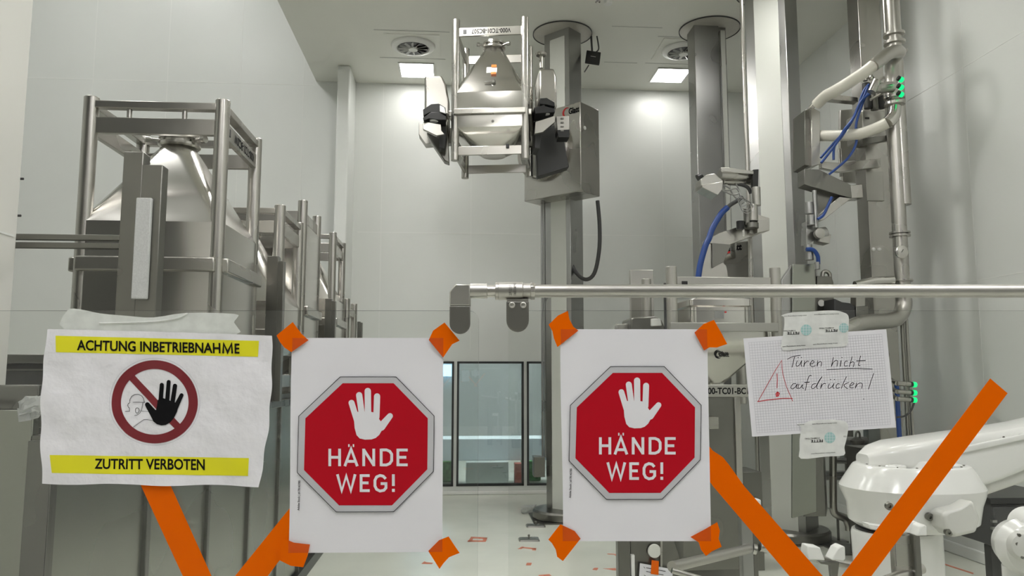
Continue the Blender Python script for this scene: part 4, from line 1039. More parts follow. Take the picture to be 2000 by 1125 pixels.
g = G(); g.cyl(PY(1432, 468, 6.76), PY(1432, 500, 8.0), .03); g.build('mounting_bar', M['steel'], ar)
for px, y0, y1, r, mm in ((1470, 400, 432, .045, 'steel'), (1459, 408, 440, .03, 'steel_dark'), (1477, 366, 402, .038, 'steel_rough'), (1446, 432, 448, .035, 'black'), (1452, 445, 462, .012, 'steel_bright'), (1468, 436, 446, .06, 'steel_dark')):
    vcyl('fitting', px, y0, y1, 6.5, r, mm, ar)
pp('handle', [(1471, 331), (1482, 330), (1481, 366), (1470, 366)], 6.5, .05, 'black', ar, .006)
hd = thing('vision_head', 'small grey camera-like head on a horizontal cylinder beside the lift tube', 'sensor head', PY(1400, 370, 6.5))
pp('head_block', [(1369, 349), (1380, 341), (1396, 338), (1412, 352), (1413, 358), (1402, 382), (1384, 374), (1369, 362)], 6.4, .16, 'steel_rough', hd, .008)
pp('cover', [(1396, 357), (1412, 354), (1411, 370), (1402, 381), (1372, 366), (1371, 361)], 6.38, .19, 'steel', hd, .004)
g = G(); g.cyl(PY(1364, 349, 6.45), PY(1371, 344, 6.45), .04, .03); g.build('lens_cap', M['black'], hd)
g = G(); g.cyl(PY(1405, 343, 6.5), PY(1472, 348, 6.6), .045); g.cyl(PY(1412, 356, 6.5), PY(1472, 358, 6.6), .018); g.build('cylinder', M['steel'], hd)
pp('top_bar', [(1408, 327), (1421, 327), (1472, 334), (1472, 340), (1409, 336)], 6.5, .06, 'steel_rough', hd, .003)
for pts in ([(1403, 365), (1420, 372), (1438, 368), (1445, 380), (1448, 392)], [(1405, 368), (1430, 380), (1444, 375), (1437, 358)], [(1410, 360), (1425, 368), (1433, 382), (1446, 395)]):
    ptube('wire', pts, .007, 'steel_grey', hd, y=6.52)
ptube('cable', [(1422, 358), (1445, 360), (1460, 366), (1467, 378)], .016, 'rubber', hd, y=6.55)
ptube('blue_hose', [(1364, 541), (1368, 515), (1378, 480), (1385, 465), (1392, 445), (1408, 418), (1421, 405)], .026, 'blue', None, y=6.45, label='thick blue hose rising beside the angled docking arm', cat='hose')
ptube('cable_bundle', [(1420, 406), (1427, 400), (1440, 392), (1450, 385)], .018, 'rubber', None, y=6.45, label='dark cable continuing the blue hose above the docking arm', cat='cable')
for k in range(5):
    c0 = PY(1448+3*k, 392+3*k, 6.42); g = G(); r = .03+.006*k; g.tube([c0+V((r*math.cos(a*math.pi/6), .004*k, r*math.sin(a*math.pi/6))) for a in range(12)], .003, 6, 2); o = g.build('coiled_wire', M['steel_grey'], ar)

# ---- column 4, pipes and hoses on the right
c4 = thing('support_column', 'steel box column standing among the pipes near the right wall', 'column', PY(1705, 300, 6.8)*1)
a = PY(1675, 0, 6.8); b = PY(1718, 0, 6.8); g = G(); g.b2((a.x, 6.8, 0), (b.x, 7.0, ZC)); g.build('column', M['steel'], c4, bevel=.004)
pbox('shroud', 1684, 214, 1732, 272, 6.66, .3, 'steel_rough', c4, .02)
pbox('cover_plate', 1692, 335, 1726, 392, 6.78, .02, 'steel_rough', c4)
pbox('slot', 1690, 229, 1698, 232, 6.655, .006, 'black', c4, .0005)
for px in (1706, 1717):
    g = G(); g.lathe([(.018, 0), (.015, -.015), (.005, -.02)], PY(px, 487, 6.8), (0, 1, 0)); g.build('bolt', M['white'], c4)
pl = thing('wall_bracket', 'grey plate with bars between the wide column and the pipes', 'bracket', PY(1655, 300, 7.2))
pp('plate', [(1641, 215), (1676, 212), (1676, 312), (1641, 316)], 7.2, .04, 'steel_rough', pl)
pp('plate', [(1646, 330), (1676, 328), (1676, 357), (1646, 356)], 7.2, .04, 'steel_rough', pl)
pp('horizontal_bar', [(1604, 315), (1640, 318), (1720, 309), (1720, 326), (1640, 336), (1604, 328)], 6.7, .05, 'steel', pl)
pp('horizontal_bar', [(1684, 271), (1745, 262), (1745, 273), (1684, 283)], 6.6, .05, 'steel_dark', pl)
for px in (1640, 1644): vcyl('rod', px, 290, 345, 7.15, .01, 'steel', pl)
hx_ = thing('column_head_box', 'upright dark steel box with slanted strap beside the wide column', 'housing', PY(1585, 330, 6.6))
pp('housing', [(1572, 215), (1585, 209), (1585, 325), (1572, 322)], 6.55, .25, 'steel_dark', hx_)
pp('housing_front', [(1585, 209), (1602, 218), (1602, 320), (1585, 325)], 6.5, .25, 'steel', hx_)
pp('strap', [(1577, 214), (1606, 181), (1676, 190), (1676, 199), (1610, 193), (1588, 214)], 6.6, .08, 'steel', hx_, .003)
tb = thing('triangular_bracket', 'triangular steel bracket arm pointing right from the wide column', 'bracket', PY(1620, 400, 6.5))
pp('upper_beam', [(1571, 330), (1600, 331), (1662, 361), (1663, 387), (1640, 381), (1571, 360)], 6.5, .14, 'steel_dark', tb)
pp('lower_beam', [(1663, 387), (1608, 430), (1598, 430), (1598, 420), (1640, 384)], 6.5, .16, 'steel', tb)
pp('web_plate', [(1592, 372), (1640, 381), (1600, 424), (1592, 424)], 6.58, .03, 'steel_dark', tb)
pp('flange_block', [(1661, 362), (1684, 360), (1686, 386), (1663, 387)], 6.52, .14, 'steel', tb)
vcyl('hanging_rod', 1592, 372, 445, 6.5, .02, 'steel_grey', tb)
mt = thing('drive_unit', 'small grey drive unit with pipe fittings right of the wide column', 'motor', PY(1600, 470, 6.6))
g = G(); g.cyl(PY(1592, 459, 6.55), PY(1613, 456, 6.55), .06); g.build('motor', M['steel_grey'], mt, bevel=.006)
pp('gearbox', [(1603, 452), (1624, 458), (1620, 476), (1600, 472)], 6.5, .12, 'steel_rough', mt)
g = G(); g.lathe([(.045, 0), (.045, -.04), (.02, -.045)], PY(1598, 457, 6.5), (0, 1, 0)); g.build('end_cap', M['steel_rough'], mt)
pp('mount', [(1575, 432), (1590, 436), (1592, 470), (1574, 478)], 6.55, .1, 'steel_grey', mt)
for px, y0, y1 in ((1580, 395, 418), (1584, 420, 440), (1578, 478, 492), (1581, 492, 508)): vcyl('fitting', px, y0, y1, 6.5, .035, 'steel_grey', mt)
ptube('blue_hose', [(1575, 487), (1588, 488), (1597, 500), (1598, 516)], .018, 'blue', None, y=6.45, label='short blue hose curling below the small drive unit', cat='hose')
vcyl('hose_end', 1596, 512, 526, 6.45, .022, 'steel_grey', mt)

def vpipe(px0, py0, px1, py1, y, r, label, mat='steel', full=True):
    a = PY(px0, py0, y); b = PY(px1, py1, y); x = (a.x+b.x)/2
    t = thing('vertical_pipe', label, 'pipe', (x, y, b.z))
    g = G(); g.cyl((x, y, b.z if not full else 0), (x, y, a.z), r, n=24); g.build('pipe', M[mat], t); return t, x
t, xp = vpipe(1747, 0, 1760, 400, 6.3, .062, 'thick steel pipe running down beside the right wall', full=False)
def collar(par, px, py, y, x, r, h=.02, mat='steel'):
    z = PY(px, py, y).z; g = G(); g.lathe([(r*.6, -h), (r, -h*.6), (r, h*.6), (r*.6, h)], (x, y, z), (0, 0, 1), 28); return g.build('pipe_clamp', M[mat], par)
for py in (68, 84): collar(t, 1745, py, 6.3, xp, .09)
bz_ = PY(1758, 590, 6.3).z
x2 = PY(1758, 470, 6.3).x
pt = thing('vertical_pipe', 'lower thick steel pipe with gauge, bending left under the handrail', 'pipe', (x2, 6.3, bz_))
g = G(); g.cyl((x2, 6.3, PY(1758, 585, 6.3).z), (x2, 6.3, PY(1750, 205, 6.3).z), .060, n=24); g.build('pipe', M['steel'], pt)
for py in (455, 461, 548): collar(pt, 1755, py, 6.3, x2, .085, .012)
g = G(); z0 = PY(1758, 588, 6.3).z; g.tube([(x2, 6.3, z0+.06), (x2, 6.3, z0-.03), (x2-.05, 6.28, z0-.12), (x2-.16, 6.24, z0-.17), (x2-.5, 6.15, z0-.21), (x2-.75, 6.1, z0-.34)], .066, 16); g.build('elbow', M['steel'], pt)
g = G(); g.lathe([(.09, 0), (.11, .02), (.075, .045)], (x2, 6.3, z0+.045)); g.build('funnel_flange', M['steel'], pt)
gc_ = PY(1758, 493, 6.2); g = G(); g.lathe([(.05, 0), (.055, -.03), (.046, -.035)], gc_, (0, 1, 0)); gg = g.build('gauge', M['steel_bright'], pt)
g = G(); g.lathe([(.045, -.033), (.0, -.034)], gc_, (0, 1, 0)); g.build('dial', M['white'], gg)
g = G(); g.box(gc_+V((0, -.036, .008)), (.004, .002, .03), Matrix.Rotation(.6, 3, 'Y')); g.build('pointer', M['black'], gg)
ptube('branch_pipe', [(1670, 557), (1700, 550), (1722, 548), (1745, 547)], .035, 'steel_bright', pt, y=6.25)
for px, r, yy, lb in ((1727, .02, 6.55, 'thin steel pipe left of the thick pipe'), (1735, .014, 6.5, 'thinnest steel pipe left of the thick pipe')):
    xx = PY(px, 0, yy).x; g = G(); g.cyl((xx, yy, 0), (xx, yy, ZC)  , r); o = g.build('thin_pipe', M['steel']); tag(o, lb, 'pipe')
# junction elbow with hoses
je = thing('hose_elbow', 'large steel elbow joining the upper ivory hose to the thick pipe', 'pipe elbow', PY(1750, 110, 6.2))
g = G(); P = [PY(1742, 200, 6.28), PY(1741, 150, 6.28), PY(1743, 118, 6.2), PY(1756, 102, 6.05), PY(1738, 103, 5.98), PY(1718, 118, 5.95), PY(1706, 127, 5.95)]
g.tube(P, .056, 18); g.build('elbow', M['steel'], je)
g = G(); g.cyl(PY(1765, 98, 6.05), PY(1771, 100, 6.05), .02); g.build('plug', M['steel'], je)
ptube('ivory_hose', [(1712, 122, 5.95), (1690, 140, 6.0), (1660, 160, 6.1), (1630, 178, 6.2), (1612, 188, 6.3), (1595, 204, 6.4)], .05, 'hose', n=16, sub=10, label='upper ivory hose sloping down left from the steel elbow', cat='hose')
ptube('ivory_hose', [(1603, 265, 6.55), (1640, 265, 6.4), (1680, 261, 6.3), (1712, 250, 6.25), (1733, 240, 6.2)], .047, 'hose', n=18, sub=16, corr=.06, label='lower ribbed ivory hose running level to the thick pipe', cat='hose')
e2 = thing('pipe_tee', 'steel pipe tee with clamps and elbow feeding the lower ivory hose', 'pipe fitting', PY(1740, 200, 6.2))
ptube('elbow', [(1733, 240, 6.2), (1744, 228, 6.2), (1747, 212, 6.22), (1746, 190, 6.25)], .055, 'steel_bright', e2, n=16)
g = G(); g.cyl(PY(1706, 172, 6.15), PY(1742, 170, 6.2), .048); g.build('branch', M['steel'], e2)
g = G(); g.cyl(PY(1702, 180, 6.1), PY(1712, 158, 6.1), .035); g.build('valve_body', M['steel'], e2)
for py in (190, 203): collar(e2, 1747, py, 6.24, PY(1747, py, 6.24).x, .085)
vb = thing('valve_block', 'dark cluster of valves above the pale shroud on the column', 'valve', PY(1705, 185, 6.5))
for k, (px, py) in enumerate(((1692, 175), (1702, 182), (1713, 178), (1695, 200), (1708, 203), (1720, 200), (1722, 185))):
    vcyl('valve', px, py-12, py+12, 6.5, .035, ('rubber', 'steel_dark', 'steel', 'rubber', 'steel_dark', 'rubber', 'steel')[k], vb)
for px, py in ((1690, 158), (1702, 156)): g = G(); g.lathe([(.02, 0), (.03, .02), (.015, .05)], PY(px, py, 6.45)); g.build('fitting', M['steel_bright'], vb)
g = G(); g.cyl(PY(1702, 165, 6.45), PY(1730, 150, 6.45), .014); g.cyl(PY(1700, 195, 6.4), PY(1722, 183, 6.4), .012); g.build('lever', M['steel'], vb)
for k, pts in enumerate(([(1697, 165), (1686, 180), (1672, 220), (1655, 250), (1628, 280), (1603, 308)], [(1700, 178), (1690, 190), (1680, 215), (1672, 245), (1672, 280), (1655, 310), (1620, 340)],
                        [(1695, 170), (1684, 195), (1665, 232), (1645, 265), (1630, 285), (1628, 312)], [(1700, 182), (1680, 200), (1667, 230), (1650, 252), (1632, 282), (1604, 318)])):
    ptube('blue_hose', pts, .011, 'blue', None, y=6.35-.02*k, label=('blue hose from the valve block ending at the dark housing, uppermost of the bundle', 'blue hose from the valve block with the longest sweep to the right', 'blue hose from the valve block dropping behind the horizontal bar', 'blue hose from the valve block ending lowest at the dark housing')[k], cat='hose')
ptube('blue_hose', [(1625, 385), (1618, 400), (1608, 420), (1597, 428)], .013, 'blue', None, y=6.45, label='blue hose hanging inside the triangular bracket', cat='hose')
def ledcluster(px, pys, y, label, px0):
    t = thing('signal_valves', label, 'signal lamps', PY(px, pys[1], y))
    for k, py in enumerate(pys):
        b = PY(px0, py-2, y); c = PY(px-6, py, y); g = G(); g.cyl(b, c, .02); g.build('stem', M['steel_dark' if px0 > 1755 else 'steel'], t)
        d = (c-b).normalized(); g = G(); g.cyl(c-d*.02, c, .022); g.build('cap', M['black'], t)
        g = G(); g.lathe([(.02, 0), (.024, .01), (.021, .03), (.01, .036)], c, d, 20); g.build('green_lamp', M['greenled'], t)
    return t
ledcluster(1763, (154, 169, 183), 6.1, 'three green signal lamps stacked by the upper pipe', 1753)
l2 = ledcluster(1788, (751, 767, 781), 6.1, 'three green signal lamps stacked low near the right wall', 1752)
for k, py in enumerate((748, 764, 778)): ptube('feed_pipe', [(1752, py+1, 6.1), (1744, py-4, 6.2), (1738, py-10, 6.5)], .018, 'steel', l2, y=6.1)
ptube('cable', [(1786, 785), (1780, 800), (1768, 812), (1752, 815)], .008, 'rubber', l2, y=6.1)

# ---- cabinet below, wide column carriage
cb_ = thing('lift_carriage', 'tall steel carriage housing low on the wide right column', 'lift carriage', PY(1580, 1030, 6.7))
yb = 6.55
pp('front_housing', [(1548, 516), (1592, 515), (1595, 1000), (1547, 1012)], yb, .02, 'clad', cb_, .003)
g = G(); A = PY(1549, 516, yb+.021); B = PY(1592, 516, yb+.021); z0 = PY(1580, 1010, yb).z; zz1 = A.z
pts = [V((A.x, A.y, zz1)), V((B.x, B.y, zz1)), V((B.x+.18, B.y+.34, zz1)), V((A.x+.1, A.y+.34, zz1))]
g.prism(pts, (0, 0, z0-zz1)); g.build('side_housing', M['steel_dark'], cb_, bevel=.004)
pp('slanted_cover', [(1527, 547), (1548, 516), (1548, 700), (1527, 700)], yb+.03, .05, 'steel_grey', cb_)
pp('rear_box', [(1596, 539), (1624, 540), (1628, 552), (1630, 640), (1596, 640)], yb+.1, .2, 'steel_dark', cb_)
g = G(); g.lathe([(.03, 0), (.03, -.004), (0, -.004)], PY(1604, 592, yb+.095), (0, 1, 0)); g.build('round_label', M['white'], cb_)
g = G(); g.tube([PY(1606, 545, yb+.15), PY(1607, 533, yb+.15), PY(1613, 530, yb+.15), PY(1620, 535, yb+.15), PY(1621, 545, yb+.15)], .018); g.build('handle', M['steel'], cb_)
sv = thing('clamp_unit', 'dark clamp unit with short arm behind the printed tape', 'clamp', PY(1640, 610, 6.4))
pp('body', [(1630, 583), (1645, 590), (1660, 592), (1670, 598), (1672, 640), (1630, 650)], 6.4, .2, 'rubber', sv, .006)
pp('plate', [(1672, 560), (1690, 560), (1690, 600), (1672, 600)], 6.45, .1, 'steel_rough', sv)
pp('foot', [(1672, 599), (1696, 597), (1698, 625), (1672, 625)], 6.4, .15, 'steel_dark', sv)

# ---- background equipment low right, between column and robot
fr = thing('pipe_rack', 'steel pipe rack with vent unit and blue bar beside the robot', 'rack', PY(1660, 990, 7.6))
vcyl('upright', 1660, 832, 1003, 8.0, .05, 'steel_dark', fr); vcyl('upright', 1694, 900, 1000, 8.0, .05, 'steel_dark', fr)
for y0 in (924, 933): g = G(); g.cyl(PY(1612, y0, 7.7), PY(1700, y0, 7.7), .025); g.build('cross_pipe', M['steel_grey'], fr)
g = G(); g.cyl(PY(1645, 861, 7.4), PY(1712, 861, 7.4), .04); g.build('cross_pipe', M['steel_grey'], fr)
g = G(); g.cyl(PY(1625, 900, 7.4), PY(1660, 900, 7.4), .028); g.build('cross_pipe', M['steel_grey'], fr)
g = G(); g.cyl(PY(1657, 900, 7.4), PY(1696, 902, 7.4), .03); g.build('blue_bar', M['bluebar'], fr, label='blue bar')
g = G(); g.lathe([(.02, 0), (.05, .03), (.07, .06), (.07, .08), (.03, .1)], PY(1675, 876, 7.35)); g.build('valve', M['steel_dark'], fr)
g = G(); g.tube([PY(1671, 858, 7.35), PY(1672, 846, 7.35), PY(1676, 843, 7.35), PY(1679, 848, 7.35), PY(1679, 858, 7.35)], .01); g.build('valve_handle', M['steel_dark'], fr)
vn = thing('vent_unit', 'grey louvred vent unit on the wall behind the pipe rack', 'vent', PY(1676, 900, 8.3))
pbox('casing', 1657, 872, 1697, 902, 8.3, .2, 'steel_grey', vn)
for k in range(6): pbox('louvre', 1660, 875+4.3*k, 1694, 877+4.3*k, 8.27, .03, 'steel', vn, .001)
dp = thing('drain_pipe', 'steel drain pipe bending down to a floor plate left of the robot', 'pipe', PY(1640, 1035, 6.9))
ptube('pipe', [(1627, 890), (1627, 960), (1628, 996), (1635, 1006), (1650, 1013), (1657, 1025), (1659, 1036)], .033, 'steel', dp, y=6.9, n=14)
g = G(); q = PY(1648, 1038, 6.95); g.b2((q.x-.12, 6.75, 0.0), (q.x+.2, 7.1, .012)); g.build('floor_plate', M['steel_dark'], dp)
tw = thing('floor_stand', 'small T-shaped floor stand beside the drain pipe', 'stand', (PY(1636, 1020, 7.3).x, 7.3, 0))
g = G(); x = PY(1636, 1010, 7.3).x; g.cyl((x, 7.3, .01), (x, 7.3, .22), .012); g.box((x, 7.3, .008), (.14, .12, .012)); g.build('stand', M['steel_dark'], tw)
pbox('steel_cabinet', 1718, 835, 1746, 872, 7.15, .3, 'steel_dark', None, zb=0, label='brown-grey steel cabinet behind the robot', cat='cabinet')
pbox('steel_cabinet', 1700, 878, 1748, 960, 6.4, .4, 'steel_dark', None, zb=0, label='lower steel cabinet with orange light behind the robot', cat='cabinet')
g = G(); xx = PY(1755, 820, 6.5).x; g.cyl((xx, 6.5, 0), (xx, 6.5, 1.5), .02); tag(g.build('blue_hose', M['blue']), 'upright blue hose just above the robot', 'hose')

# ---- white robots
YR = 2.75
K = YR/FPX   # metres per photo pixel at the robot
rb = thing('robot', 'large white industrial robot with arm reaching up to the right', 'robot', PY(1770, 1125, YR+.05)-V((0, 0, .0)))
ctr = PY(1786, 960, YR+.22); axx = ctr.x; ayy = ctr.y
def zr_(py): return PY(1786, py, YR+.10).z
def ringe(cx, cy, rx, ry, z, n=40, pw=1.0, tilt=0):
    return [V((cx+rx*math.copysign(abs(math.cos(2*math.pi*i/n))**pw, math.cos(2*math.pi*i/n)), cy+ry*math.copysign(abs(math.sin(2*math.pi*i/n))**pw, math.sin(2*math.pi*i/n)), z+tilt*math.cos(2*math.pi*i/n))) for i in range(n)]
px_ = lambda px: PY(px, 960, ayy-.03).x
def RG(x0, x1, py, ry, tilt=0, pw=.9, z=None): a = px_(x0); b = px_(x1); return ringe((a+b)/2, ayy, (b-a)/2, ry, PY(1786, py, ayy-ry).z if z is None else z, 44, pw, tilt)
zt0 = PY(1786, 919, ayy-.182).z+.004
g = G(); g.loft([RG(1690, 1888, 1046, .16), RG(1673, 1902, 1036, .19), RG(1671, 1908, 1000, .20), RG(1663, 1914, 980, .215), RG(1659, 1916, 967, .22), RG(1684, 1896, 924, .188), RG(1688, 1892, 919, .182), RG(1694, 1886, 0, .174, z=zt0), RG(1702, 1878, 0, .165, z=zt0-.001), RG(1708, 1872, 0, .158, z=zt0-.012), RG(1760, 1820, 0, .06, z=zt0-.013)])
sh = g.build('shoulder_housing', M['robot'], rb, angle=26)
cx0 = px_(1786)
# top cap ridge that carries on into the arm
def sect(p, w, h0, h1, r=.03, yc=None): # cross-section ring in the plane across the arm
    yc = ayy if yc is None else yc; pts = []
    for (sy, sz) in ((1, 1), (-1, 1), (-1, -1), (1, -1)):
        for i in range(5):
            a = {(1, 1): 0, (-1, 1): 1, (-1, -1): 2, (1, -1): 3}[(sy, sz)]*math.pi/2+i*math.pi/8
            top = h1 if sz > 0 else h0
            pts.append(V((p, yc+sy*(w-r)+r*math.cos(a), top-sz*r+r*math.sin(a))))
    return pts
yar = ayy+.06; YA = ayy-.06
X = lambda px: PY(px, 900, YA).x
def zz_(px, py): return PY(px, py, YA).z
g = G(); g.loft([sect(X(1716), .05, zt0-.02, zz_(1716, 893), .02, yar), sect(X(1745), .10, zt0-.02, zz_(1745, 878), .03, yar), sect(X(1780), .12, zt0-.02, zz_(1780, 868), .03, yar), sect(X(1835), .12, zt0-.02, zz_(1835, 860), .03, yar), sect(X(1885), .12, zz_(1885, 945), zz_(1885, 853), .03, yar), sect(X(1905), .12, zz_(1905, 958), zz_(1905, 850), .03, yar), sect(X(1960), .118, zz_(1960, 940), zz_(1960, 843), .03, yar), sect(X(2040), .115, zz_(2040, 908), zz_(2040, 830), .03, yar), sect(X(2200), .11, zz_(2200, 855), zz_(2200, 795), .025, yar)])
g.build('upper_arm', M['robot'], rb, angle=26)
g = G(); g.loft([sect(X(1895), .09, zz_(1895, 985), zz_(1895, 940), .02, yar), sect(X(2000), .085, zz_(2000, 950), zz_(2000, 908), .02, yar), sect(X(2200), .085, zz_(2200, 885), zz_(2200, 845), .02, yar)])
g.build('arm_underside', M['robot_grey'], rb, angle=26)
g = G(); g.loft([sect(X(1880), .135, zz_(1880, 884), zz_(1880, 872), .005, yar), sect(X(2200), .125, zz_(2200, 817), zz_(2200, 806), .005, yar)]); g.build('arm_ridge', M['robot'], rb)
g = G(); g.loft([RG(1770, 1840, 0, .075, z=zt0-.013), RG(1775, 1835, 0, .068, z=zt0+.012), RG(1785, 1825, 0, .045, z=zt0+.02)]); g.build('top_cover', M['robot'], rb, angle=26)
q = V((px_(1735), ayy-.09, zt0-.006)); g = G(); g.box(q, (.07, .05, .022), Matrix.Rotation(.5, 3, 'Z')); g.build('top_boss', M['robot'], rb, bevel=.006)
q = V((px_(1850), ayy-.06, zt0-.004)); g = G(); g.box(q, (.06, .10, .022), Matrix.Rotation(-.3, 3, 'Z')); g.build('top_boss', M['robot'], rb, bevel=.006)
for k in range(9):
    an = math.radians(185+k*21); q = V(((px_(1698)+px_(1882))/2+(px_(1882)-px_(1698))/2*math.cos(an)*.985, ayy+.168*math.sin(an), zt0+.001)); g = G(); g.lathe([(.004, -.002), (.0045, .001), (.002, .002)], q, (0, 0, 1), 12); g.build('cover_screw', M['steel_dark'], rb)
for p in ((1961, 848), (1992, 844)):
    q = PY(p[0], p[1]+6, YA); q.y = yar-.118; g = G(); g.lathe([(.0045, .001), (.0045, -.002), (.002, -.003)], q, (0, 1, 0), 12); g.build('cover_screw', M['steel_dark'], rb)
# curved side cover seam on the front flank
# motor pod
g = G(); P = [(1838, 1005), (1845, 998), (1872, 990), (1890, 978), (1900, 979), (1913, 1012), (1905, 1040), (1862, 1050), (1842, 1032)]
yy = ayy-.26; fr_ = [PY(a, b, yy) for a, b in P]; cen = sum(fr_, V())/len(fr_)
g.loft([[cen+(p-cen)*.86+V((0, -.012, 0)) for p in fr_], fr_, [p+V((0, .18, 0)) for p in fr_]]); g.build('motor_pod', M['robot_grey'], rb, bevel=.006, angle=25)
for p, yo in (((1816, 1010), ayy-.205), ((1853, 1040), ayy-.265), ((1737, 989), ayy-.205)):
    q = PY(p[0], p[1], yo); g = G(); g.lathe([(.014, .01), (.014, -.003), (.006, -.004), (.005, .002)], q, (0, 1, .2), 20); g.build('hex_bolt', M['steel_dark'], rb)
g = G(); g.loft([RG(1676, 1832, 1048, .13), RG(1674, 1834, 1054, .135), RG(1676, 1834, 1125, .135), [V((p.x, p.y, .02)) for p in RG(1676, 1834, 1125, .135)]]); g.build('base_column', M['robot'], rb, angle=26)
g = G(); g.loft([RG(1682, 1826, 1043, .12), RG(1682, 1826, 1052, .12)]); g.build('bearing_ring', M['black'], rb)
pp('side_rib', [(1696, 1023), (1740, 1030), (1740, 1038), (1700, 1034)], ayy-.215, .05, 'robot', rb, .004)
# guard stand before robot
rs = thing('robot_guard_stand', 'steel stand with white caps in front of the white robot', 'stand', PY(1775, 1125, 2.4))
pbox('panel', 1748, 1044, 1787, 1130, 2.42, .03, 'steel', rs, zb=0)
pbox('post', 1787, 1044, 1800, 1130, 2.40, .05, 'steel_dark', rs, zb=0)
pp('white_cap', [(1762, 1020), (1793, 1019), (1790, 1043), (1762, 1040)], 2.38, .08, 'white', rs, .004)
pp('white_cap', [(1793, 1040), (1797, 1028), (1806, 1024), (1811, 1028), (1812, 1047), (1790, 1047)], 2.34, .08, 'white', rs, .004)
# second robot at the lower right corner
r2 = thing('robot', 'second white robot partly cut off at the lower right corner', 'robot', PY(1995, 1125, 2.3))
c = PY(2003, 1068, 2.35); g = G(); g.lathe([(.05, -.07), (.075, -.05), (.088, 0), (.075, .06), (.05, .10)], c, (.25, 1, 0), 40); g.build('wrist_housing', M['robot'], r2, angle=26)
c2_ = PY(2003, 1068, 2.26); g = G(); g.lathe([(.02, 0), (.035, .006), (.045, .02)], c2_, (.25, 1, 0), 32); g.build('wrist_flange', M['robot_grey'], r2)
c3_ = PY(2012, 1028, 2.36); g = G(); g.lathe([(.03, -.06), (.05, -.04), (.055, .03), (.03, .05)], c3_, (.25, 1, .1), 32); g.build('knuckle', M['robot'], r2)
x = PY(2008, 1110, 2.36); g = G(); g.cyl((x.x, 2.38, .02), (x.x, 2.38, x.z), .06); g.build('lower_arm', M['robot'], r2)
for px, py in ((1986, 1062), (1996, 1088), (1990, 1045)): g = G(); g.lathe([(.004, .02), (.005, -.004)], PY(px, py, 2.27), (.25, 1, 0), 12); g.build('bolt', M['steel_dark'], r2)
# dark cabinet behind
dc = thing('dark_cabinet', 'dark cabinet with drawers under the robot arm at the right edge', 'cabinet', PY(1980, 1065, 4.2))
pbox('carcass', 1938, 984, 2100, 1066, 4.2, .5, 'rubber', dc); pbox('top', 1934, 972, 2100, 984, 4.18, .54, 'black', dc)
pbox('drawer_front', 1942, 990, 1994, 1060, 4.18, .02, 'rubber', dc)
for py in (1016, 1030): pbox('handle', 1939, py, 1948, py+5, 4.16, .02, 'steel_grey', dc, .001)
for px in (1945, 2080): q = PY(px, 1066, 4.4); g = G(); g.b2((q.x-.03, 4.4, 0), (q.x+.03, 4.46, q.z)); g.build('leg', M['rubber'], dc)

# ---- barrier tubes in the foreground
YQ = 2.6
br = thing('tube_barrier', 'low steel tube barrier running in front of the robot', 'barrier', PY(1467, 1125, YQ))
a = PY(1450, 1100, YQ); b = PY(1482, 1100, YQ); zt_ = PY(1466, 880, YQ+.0).z
g = G(); g.b2((PY(1450, 1080, YQ).x, YQ, 0), (PY(1472, 1080, YQ).x, YQ+.035, PY(1460, 985, YQ).z)); g.build('post', M['steel_grey'], br, bevel=.003)
g = G(); g.b2((PY(1476, 1100, YQ).x, YQ+.02, 0), (PY(1486, 1100, YQ).x, YQ+.05, PY(1480, 989, YQ).z)); g.build('post', M['steel_dark'], br, bevel=.003)
g = G(); g.cyl(PY(1312, 1107, YQ-.35), PY(1462, 1072, YQ), .0155, n=24); g.build('rail_tube', M['steel'], br)
g = G(); g.cyl(PY(1468, 1072, YQ+.02), PY(1475, 1074, YQ+.02), .02); g.build('collar', M['steel'], br)
g = G(); g.cyl(PY(1484, 1068, YQ+.02), PY(1700, 1112, YQ+.02), .0145, n=24); g.build('rail_tube', M['steel'], br)
g = G(); g.cyl(PY(1312, 1114, 2.2), PY(1420, 1145, 2.2), .008, n=16); g.build('rail_tube', M['steel'], br)
g = G(); g.cyl(PY(1730, 1135, YQ-.2), PY(1800, 1110, YQ-.15), .017, n=24); g.build('rail_tube', M['steel'], br)
pp('white_buffer', [(1578, 1066), (1602, 1069), (1612, 1095), (1580, 1094), (1576, 1080)], YQ-.05, .05, 'white', br, .004)
pp('white_buffer', [(1645, 1066), (1651, 1068), (1652, 1092), (1648, 1097), (1624, 1094), (1636, 1071)], YQ-.05, .05, 'white', br, .004)
pp('buffer_bracket', [(1598, 1096), (1640, 1098), (1636, 1130), (1625, 1130), (1622, 1104), (1604, 1102)], YQ-.02, .02, 'steel_dark', br, .002)
pbox('white_cap', 1472, 976, 1487, 989, YQ+.015, .04, 'white', br)
ss = thing('station_stand', 'grey stand with round disc and gusset below the right stop-sign sheet', 'stand', PY(1260, 1125, 3.4))
pbox('post', 1208, 1040, 1231, 1130, 3.4, .06, 'steel_dark', ss, zb=0)
pp('gusset', [(1231, 1040), (1312, 1040), (1340, 1130), (1231, 1130)], 3.43, .03, 'steel_dark', ss, .003)
pbox('white_edge', 1233, 1084, 1240, 1130, 3.41, .02, 'white', ss, .001)
pp('plate_rib', [(1290, 1040), (1294, 1040), (1294, 1130), (1290, 1130)], 3.41, .02, 'steel', ss, .001)
g = G(); g.lathe([(0, -.008), (.028, -.007), (.03, 0)], PY(1278, 1076, 3.42), (0, 1, 0), 32); g.build('round_disc', M['strip'], ss)
zb_ = PY(1270, 1130, 3.43).z
for px in (1240, 1335): q = PY(px, 1130, 3.46); g = G(); g.b2((q.x-.02, 3.44, 0), (q.x+.02, 3.48, q.z+.02)); g.build('leg', M['steel_dark'], ss)
